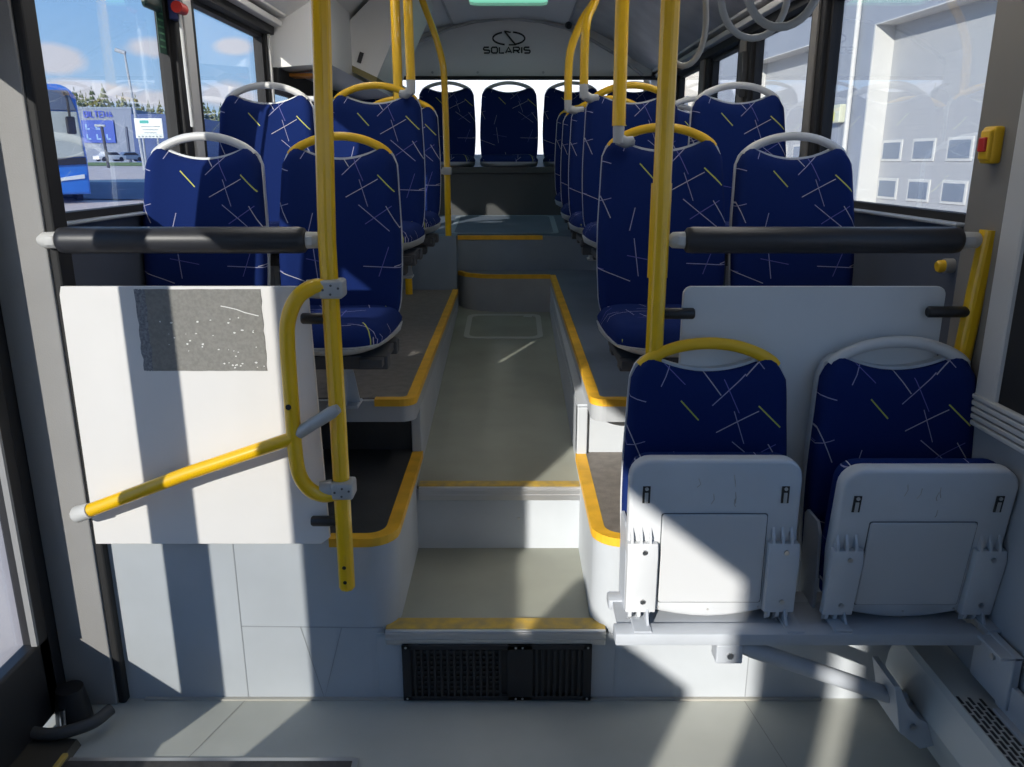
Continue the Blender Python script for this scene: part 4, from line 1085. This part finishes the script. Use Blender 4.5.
# the blue bus
def ext_bus():
    c = Vector((-11.55, 19.7, .66))
    t = thing('city_bus', 'blue city bus parked outside, seen head-on through the side window', 'bus', c, math.radians(36))
    W_, Ht, Ln = 1.30, 2.68, 11.0
    q = MB(); q.prism([(-W_, .12), (W_, .12), (W_ + .02, 1.0), (W_ - .05, Ht - .35)] + arc(W_ - .45, Ht - .42, .42, 10, 90, 5) + arc(-W_ + .45, Ht - .42, .42, 90, 170, 5) + [(-W_ - .02, 1.0)], 'y', 0, Ln, .06, 3)
    q.build('body', mat('bus_blue', (.02, .16, .62), .3, coat=.5), t, smooth=True, angle=35)
    q = MB(); q.prism([(-W_ + .04, 1.02), (-.5, .96), (.5, .96), (W_ - .04, 1.02), (W_ - .08, Ht - .62), (-W_ + .08, Ht - .62)], 'y', -.05, .02, .03, 2)
    q.build('windscreen', mat('windscreen_pale', (.36, .40, .40), .12, spec=.8), t)
    q = MB(); q.prism([(-W_ + .08, Ht - .60), (W_ - .08, Ht - .60), (W_ - .22, Ht - .14), (-W_ + .22, Ht - .14)], 'y', -.045, .02, .02, 2)
    q.build('destination_display', mat('display_dark', (.10, .13, .20), .25), t)
    q = MB(); q.prism([(-W_ + .02, .84), (0, .78), (W_ - .02, .84), (W_ - .02, 1.0), (0, .93), (-W_ + .02, 1.0)], 'y', -.055, .02, .01); q.build('dark_band', 'black', t)
    for s in (-1, 1):
        q = MB(); q.prism([(s * .55, .43), (s * 1.2, .50), (s * 1.2, .60), (s * .55, .50)], 'y', -.04, .01, .005); q.build('headlight', mat('headlight', (.6, .65, .7), .2) if 'headlight' not in bpy.data.materials else bpy.data.materials['headlight'], t)
        q = MB(); q.tube([(s * 1.12, 1.4, .18), (s * 1.25, 1.4, .18)], .46, 20); q.build('wheel', 'black_rubber', t, smooth=True)
        q = MB(); q.tube(smooth_path([(s * 1.0, -.02, Ht - .2), (s * 1.0, -.35, Ht - .35), (s * 1.0, -.38, Ht - .75)], 4), .03, 8); q.box(s * 1.0 - .1, s * 1.0 + .1, -.45, -.33, Ht - 1.15, Ht - .75, .03); q.build('mirror', 'black', t)
    q = MB(); q.prism([(-1.10, 1.62), (-1.02, 1.62), (-1.02, 1.50), (-.9, 1.5), (-.9, 1.42), (-1.10, 1.42)], 'y', -.07, -.05); q.build('vest', mat('hi_vis', (.45, .7, .03), .6), t)
    q = MB(); q.box(-.27, .27, -.03, 0, .22, .34, .005); q.build('number_plate', mat('plate_white', (.75, .77, .8), .5), t)
    q = MB(); q.box(-.9, .9, -.035, -.0, .47, .50); q.build('bumper_trim', bpy.data.materials['headlight'], t)
    q = MB(); q.box(-.75, -.5, -.07, -.05, 1.05, 1.22, .005); q.build('dash_card', bpy.data.materials['plate_white'], t)
ext_bus()
# blue retail hall
t = thing('retail_hall', 'long blue and grey store building with big sign letters beyond the parking lot', 'building', (at(130, 130), 130, 1.25), math.radians(4))
t.scale = (1.857,) * 3
b = MB(); b.box(-5.2, .6, 0, 22, 0, 4.4); b.build('wall', stripes_mat('hall_grey', (.16, .20, .28), (.11, .15, .23), 1.4, 'X', .06), t)
b = MB(); b.box(.6, 4.3, -.2, 22, 0, 4.0); b.build('wall', stripes_mat('hall_blue', (.02, .06, .20), (.015, .045, .15), 1.2, 'Z', .05), t)
b = MB(); b.box(-5.25, .65, -.05, .4, 4.4, 4.55, .02); b.build('roof_edge', mat('roof_edge', (.20, .25, .33), .6), t)
b = MB(); b.box(-3.5, -.9, -.12, -.02, 1.7, 3.5, .02); pb_ = b.build('poster_panel', mat('poster_blue', (.01, .06, .38), .5), t)
b = MB()
for i in range(5):
    x = -3.2 + (i % 3) * .8; z = 1.95 + (i // 3) * .8; b.box(x, x + .35, -.14, -.12, z, z + .12); b.box(x, x + .12, -.14, -.12, z, z + .45)
b.build('pictogram', mat('pale_blue', (.20, .36, .62), .5), pb_)
q = MB(); word(q, 'BILTEMA', -3.2, 3.75, .26, .45, .12, .10, -.08); q.build('sign_lettering', mat('sign_blue', (.01, .05, .45), .4), t)
b = MB(); b.box(-.05, .10, -.1, 0, .1, 3.0); b.build('door', mat('hall_dark', (.05, .07, .12), .4), t)
# cars
def car(x, y, rz, cm, lab):
    t = thing('parked_car', lab, 'car', (x, y, gz(x, y) + .3), rz, group='parked cars')
    q = MB(); q.prism([(-2.0, .25), (-2.0, .7), (-1.3, .82), (-.7, 1.3), (.8, 1.32), (1.5, .85), (2.1, .75), (2.1, .25)], 'y', -.8, .8, .08, 2); q.build('body', cm, t, smooth=True, angle=40)
    q = MB(); q.prism([(-1.05, .84), (-.62, 1.22), (.75, 1.24), (1.25, .86)], 'y', -.81, .81); q.build('window', 'black', t)
    for xx in (-1.25, 1.3):
        for s in (-.72, .72):
            q = MB(); q.tube([(xx, s - .1, .3), (xx, s + .1, .3)], .32, 16); q.build('wheel', 'black_rubber', t, smooth=True)
car(at(110, 118), 118, 1.0, mat('car_white', (.7, .7, .7), .3), 'white car parked before the blue store')
car(at(129, 122), 122, .8, mat('car_slate', (.14, .2, .3), .3), 'slate coloured car parked behind the white one')
# street lamps and road sign
t = thing('street_lamp', 'tall thin street lamp reaching into the sky beside the road sign', 'street lamp', (at(144, 45), 45, 1.1))
b = MB(); b.tube([(0, 0, 0), (-.35, 0, 6.0)], .09, 8, rad=[1, .6]); b.build('pole', mat('lamp_steel', (.35, .38, .42), .5), t, smooth=True)
b = MB(); b.tube([(-.30, 0, 5.95), (-.8, 0, 6.12)], .1, 8); b.build('lamp_head', bpy.data.materials['lamp_steel'], t, smooth=True)
t = thing('street_lamp', 'short dark lamp post in front of the blue store', 'street lamp', (at(108, 50), 50, 1.2))
b = MB(); b.tube([(0, 0, 0), (-.1, 0, 2.4)], .09, 8); b.build('pole', bpy.data.materials['dark_frame'], t, smooth=True)
b = MB(); b.tube([(-.5, 0, 2.45), (.1, 0, 2.42)], .07, 8); b.build('lamp_head', bpy.data.materials['lamp_steel'], t, smooth=True)
t = thing('road_sign', 'white direction board with teal heading on two posts', 'sign', (at(153, 40), 40, 1.0))
b = MB()
b.box(-.66, .66, -.03, .03, 1.65, 2.55, .02); b.build('board', mat('sign_white', (.72, .75, .74), .5), t)
b = MB(); b.box(-.4, .02, -.045, -.03, 2.32, 2.46); b.build('teal_heading', mat('teal', (.03, .35, .30), .5), t)
b = MB()
for k in range(3): b.box(-.35 + .05 * k, .55 - .1 * k, -.045, -.03, 2.15 - k * .14, 2.19 - k * .14)
b.box(-.6, .6, -.045, -.03, 1.80, 1.81)
for k in range(7): b.box(-.55 + k * .17, -.45 + k * .17, -.045, -.03, 1.69, 1.76)
b.build('print', mat('print_grey', (.25, .3, .3), .5), t)
for x in (-.35, .35):
    b = MB(); b.tube([(x, .02, -.1), (x, .02, 2.5)], .05, 8); b.build('post', bpy.data.materials['lamp_steel'], t, smooth=True)
# conifers
def tree(x, y, h, seed, mt, lab, z0=1.0):
    rn = random.Random(seed)
    t = thing('pine_tree', lab, 'tree', (x, y, z0), group='trees beyond the store')
    q = MB(); q.tube([(0, 0, 0), (0, 0, h * .9)], .14, 7, rad=[1.3, .4]); q.build('trunk', mat('bark', (.12, .08, .05), .9) if 'bark' not in bpy.data.materials else bpy.data.materials['bark'], t)
    q = MB(); nl = 13
    for k in range(nl):
        f = k / (nl - 1); zc = h * (.22 + .78 * f); rr = h * .23 * (1 - f) ** .75 + .12
        for j in range(9):
            a = rn.uniform(0, 2 * PI); rad = rr * rn.uniform(.5, 1.15)
            c = Vector((math.cos(a) * rad * .5, math.sin(a) * rad * .5, zc + rn.uniform(-.3, .2)))
            e = Vector((math.cos(a) * rad, math.sin(a) * rad, zc - rad * .35 + rn.uniform(-.2, .2)))
            s_ = Vector((-math.sin(a), math.cos(a), 0)) * rad * .33
            up_ = Vector((0, 0, h * .045))
            q._faces([c - Vector((math.cos(a), math.sin(a), 0)) * rad * .5, c + s_, e, c - s_, c + up_], [(0, 1, 4), (1, 2, 4), (2, 3, 4), (3, 0, 4), (0, 3, 2, 1)])
    q.build('foliage', mt, t)
mts = [mat('pine_dark', (.09, .12, .06), .9, noise=(2, .3)), mat('pine_mid', (.15, .17, .08), .9, noise=(2, .3)), mat('pine_light', (.21, .22, .11), .9, noise=(2, .3))]
kinds = ['dark conifer standing among the row of trees beyond the blue store', 'mid green conifer standing among the row of trees beyond the blue store', 'pale green conifer standing among the row of trees beyond the blue store']
rt = random.Random(11)
us = [84, 90, 95, 101, 107, 112, 119, 125, 131, 137, 143, 149, 155, 160, 166, 172, 178, 184, 190, 196, 202, 208, 213, 219, 226, 235, 245]
tops = [99, 101, 104, 98, 105, 96, 108, 106, 104, 109, 105, 112, 110, 114, 110, 116, 113, 118, 114, 112, 116, 108, 112, 115, 112, 116, 112]
for i, (u, tp) in enumerate(zip(us, tops)):
    Y = 175 + (i % 4) * 9; h = 1.55 + (162 - tp) / F * Y * 1.04 - 1.3
    k = i % 3
    tree(at(u, Y), Y, h, i, mts[k], kinds[k], 1.3)

# garage building beside the bus
def fac(Y): return 7.02 - .094 * (Y - 15)
A_ = math.atan(.094)
gar = thing('garage_building', 'pale garage hall with big roller doors standing beside the bus', 'building', (7.02, 15, -.35), A_)
wall_m = mat('garage_wall', (.30, .33, .38), .7, noise=(2, .04))
door_m = stripes_mat('roller_door', (.43, .44, .45), (.385, .39, .40), 11, 'Z', .10)
white_m = mat('reveal_white', (.60, .60, .58), .6)
def yl(Y): return (Y - 15) / math.cos(A_)
doors = [(5.0, 9.6), (11.4, 16.45), (18.6, 22.6)]
ZD = 4.42
b = MB()
edges = [-14] + [e for d in doors for e in (yl(d[0]), yl(d[1]))] + [yl(25.5)]
for i in range(0, len(edges), 2): b.box(0, .5, edges[i], edges[i + 1], 0, ZD)
b.box(0, .5, -14, yl(25.5), ZD, 7.6); b.box(.5, 5, -14, yl(25.5), 0, 7.6)
b.build('wall', wall_m, gar)
for i, (a, c) in enumerate(doors):
    a, c = yl(a), yl(c)
    d = MB(); d.box(.38, .44, a, c, 0, ZD); do = d.build('roller_door', door_m, gar)
    f = MB(); f.box(-.02, .40, c - .05, c + .0, 0, ZD); f.box(-.02, .40, a, a + .05, 0, ZD); f.box(-.02, .40, a, c, ZD - .02, ZD + .0)
    f.build('reveal', white_m, gar)
    p0, p1, p2 = MB(), MB(), MB()
    npan = 5
    for r_ in range(2):
        for k in range(npan):
            y = c - .09 - k * 1.04; z = 1.20 + r_ * .71
            if y - .65 < a: continue
            for (q_, g_) in ((p0, .0),):
                q_.box(.362, .382, y - .70, y, z, z + .40, .01)
            p1.box(.355, .363, y - .64, y - .06, z + .05, z + .35)
    fr = p0.build('pane_frame', white_m, do); p1.build('pane', mat('garage_pane', (.20, .24, .30), .15) if 'garage_pane' not in bpy.data.materials else bpy.data.materials['garage_pane'], fr)
b = MB(); b.tube([(-.08, yl(17.0), 0), (-.08, yl(17.0), 7)], .05, 10); b.build('downpipe', white_m, gar, smooth=True)
b = MB(); b.box(-.14, 0, yl(17.25), yl(17.6), 2.68, 3.04, .02); b.build('wall_box', mat('box_cream', (.62, .64, .50), .5), gar)
b = MB(); b.box(-.15, -.14, yl(17.45), yl(17.57), 2.72, 2.9); b.build('wall_box_label', mat('box_yellow', (.6, .6, .15), .5), gar)
b = MB(); b.box(.30, .37, yl(12.12), yl(12.0) + .15, 1.62, 1.78); b.build('notice', white_m, gar)
# cream building farther along
t = thing('cream_building', 'cream rendered building seen through the far side windows', 'building', (fac(26), 26, -.35), A_)
b = MB(); b.box(0, 8, 0, 22, 0, 9); b.build('wall', mat('cream_render', (.78, .72, .62), .8), t)
b = MB(); b.box(-.1, 8.1, -.1, 22.1, 9, 9.3, .02); b.build('roof_edge', white_m, t)
b = MB()
for k in range(4): b.box(-.03, 0, 2 + k * 5, 4 + k * 5, 2, 4)
b.build('window', bpy.data.materials['garage_pane'], t)
t = thing('glare_hall', 'added white hall that fills the rear window with brightness', 'building', (0, 30, -.35))  # stand-in building, added to make the rear window bright
b = MB(); b.box(-5.6, 4.6, 0, 8, 0, 8); b.build('wall', stripes_mat('white_cladding', (.60, .62, .66), (.54, .55, .58), .8, 'X', .03), t)
b = MB(); b.box(-5.7, 4.7, -.1, 8.1, 8, 8.3, .02); b.build('roof_edge', white_m, t)

# ------------------------------------------------------------------ added lamp strips above the frame that brighten the interior
fill_e = emis('fill_diffuser', (1, .97, .92), 8.0)
def fill_light(x, y, lab):
    t = thing('fill_light', lab, 'fill light', (x, y, 2.40), group='added fill lamps above the seats')
    q = MB(); q.box(-.07, .07, -.60, .60, .01, .05, .01); q.build('housing', 'ceiling', t)
    q = MB(); q.box(-.055, .055, -.58, .58, -.005, .012, .004); q.build('diffuser', fill_e, t)
for y in (2.3, 3.6):
    for x in (-.76, .72): fill_light(x, y, 'added fill lamp strip, unseen above the seats')
# ------------------------------------------------------------------ light
sd = Vector((1, 1.85, -.79)).normalized()
sun = bpy.data.lights.new('sun', 'SUN'); sun.energy = 6.8; sun.angle = math.radians(.6); sun.color = (1, .95, .87)
so = bpy.data.objects.new('sun', sun); COL.objects.link(so)
so.rotation_euler = sd.to_track_quat('-Z', 'Y').to_euler()
so.location = (-20, -30, 20)
w = bpy.data.worlds.new('sky'); sc.world = w; w.use_nodes = True
nt = w.node_tree; nt.nodes.clear()
def wn_(k, **kw):
    x = nt.nodes.new(k)
    for a, c in kw.items(): setattr(x, a, c)
    return x
out = wn_('ShaderNodeOutputWorld'); bg = wn_('ShaderNodeBackground'); bg.inputs[1].default_value = 1.0
tc = wn_('ShaderNodeTexCoord'); sp = wn_('ShaderNodeSeparateXYZ'); nt.links.new(tc.outputs['Generated'], sp.inputs[0])
cr = wn_('ShaderNodeValToRGB')
el_ = cr.color_ramp.elements
el_[0].position = 0.0; el_[0].color = (*s2l((196, 214, 236)), 1)
el_[1].position = 1.0; el_[1].color = (*s2l((80, 140, 215)), 1)
e = el_.new(.10); e.color = (*s2l((160, 200, 243)), 1)
e = el_.new(.28); e.color = (*s2l((112, 172, 240)), 1)
nt.links.new(sp.outputs[2], cr.inputs[0])
def wm(op, a, b=None, c=None):
    x = wn_('ShaderNodeMath', operation=op)
    for i, v in enumerate((a, b, c)):
        if v is None: continue
        if isinstance(v, (int, float)): x.inputs[i].default_value = v
        else: nt.links.new(v, x.inputs[i])
    return x.outputs[0]
az = wm('ARCTAN2', sp.outputs[0], sp.outputs[1])
nz = wn_('ShaderNodeTexNoise'); nz.inputs['Scale'].default_value = 9; nz.inputs['Detail'].default_value = 7; nz.inputs['Roughness'].default_value = .55
nt.links.new(tc.outputs['Generated'], nz.inputs[0])
nz2 = wn_('ShaderNodeTexNoise'); nz2.inputs['Scale'].default_value = 3.1; nz2.inputs['Detail'].default_value = 5
nt.links.new(tc.outputs['Generated'], nz2.inputs[0])
wob = wm('MULTIPLY', wm('SUBTRACT', nz.outputs[0], .5), 2.6)
tot = None
def azel(u, v):
    a, b_ = (u - 513) / F, (383.5 - v) / F
    c_, s_ = math.cos(PITCH), math.sin(PITCH)
    d = Vector((a, c_ + b_ * s_, -s_ + b_ * c_)).normalized()
    return math.atan2(d.x, d.y), d.z
for (u, v, ru, rv) in ((150, 48, 36, 14), (55, 60, 40, 14), (232, 46, 26, 11), (95, 92, 60, 13), (165, 98, 40, 12), (235, 96, 40, 16), (30, 95, 50, 14)):
    A, Z = azel(u, v); A2, _ = azel(u + ru, v); _, Z2_ = azel(u, v - rv)
    da = wm('DIVIDE', wm('SUBTRACT', az, A), abs(A2 - A)); dz_ = wm('DIVIDE', wm('SUBTRACT', sp.outputs[2], Z), abs(Z2_ - Z))
    m_ = wm('ADD', wm('SUBTRACT', 1.0, wm('SQRT', wm('ADD', wm('MULTIPLY', da, da), wm('MULTIPLY', dz_, dz_)))), wob)
    tot = m_ if tot is None else wm('MAXIMUM', tot, m_)
mr = wn_('ShaderNodeMapRange'); mr.inputs[1].default_value = -.05; mr.inputs[2].default_value = .40; nt.links.new(tot, mr.inputs[0])
mr2 = wn_('ShaderNodeMapRange'); mr2.inputs[1].default_value = .56; mr2.inputs[2].default_value = .70; nt.links.new(nz2.outputs[0], mr2.inputs[0])
side = wm('MULTIPLY', mr2.outputs[0], wm('GREATER_THAN', az, -.2))
cl = wm('MAXIMUM', mr.outputs[0], side)
cl = wm('MULTIPLY', wm('MINIMUM', cl, 1.0), .8)
mx = wn_('ShaderNodeMix', data_type='RGBA'); mx.inputs[7].default_value = (*s2l((226, 222, 230)), 1)
nt.links.new(cl, mx.inputs[0]); nt.links.new(cr.outputs[0], mx.inputs[6])
nt.links.new(mx.outputs[2], bg.inputs[0]); nt.links.new(bg.outputs[0], out.inputs[0])
bg.inputs[1].default_value = 1.3

sc.view_settings.view_transform = 'Standard'
sc.view_settings.look = 'None'
sc.view_settings.exposure = 0.0
sc.view_settings.gamma = 1
sc.view_settings.use_curve_mapping = False
cy = sc.cycles
cy.use_denoising = True
cy.max_bounces = 10; cy.diffuse_bounces = 6; cy.transparent_max_bounces = 16; cy.glossy_bounces = 4
cy.sample_clamp_indirect = 6
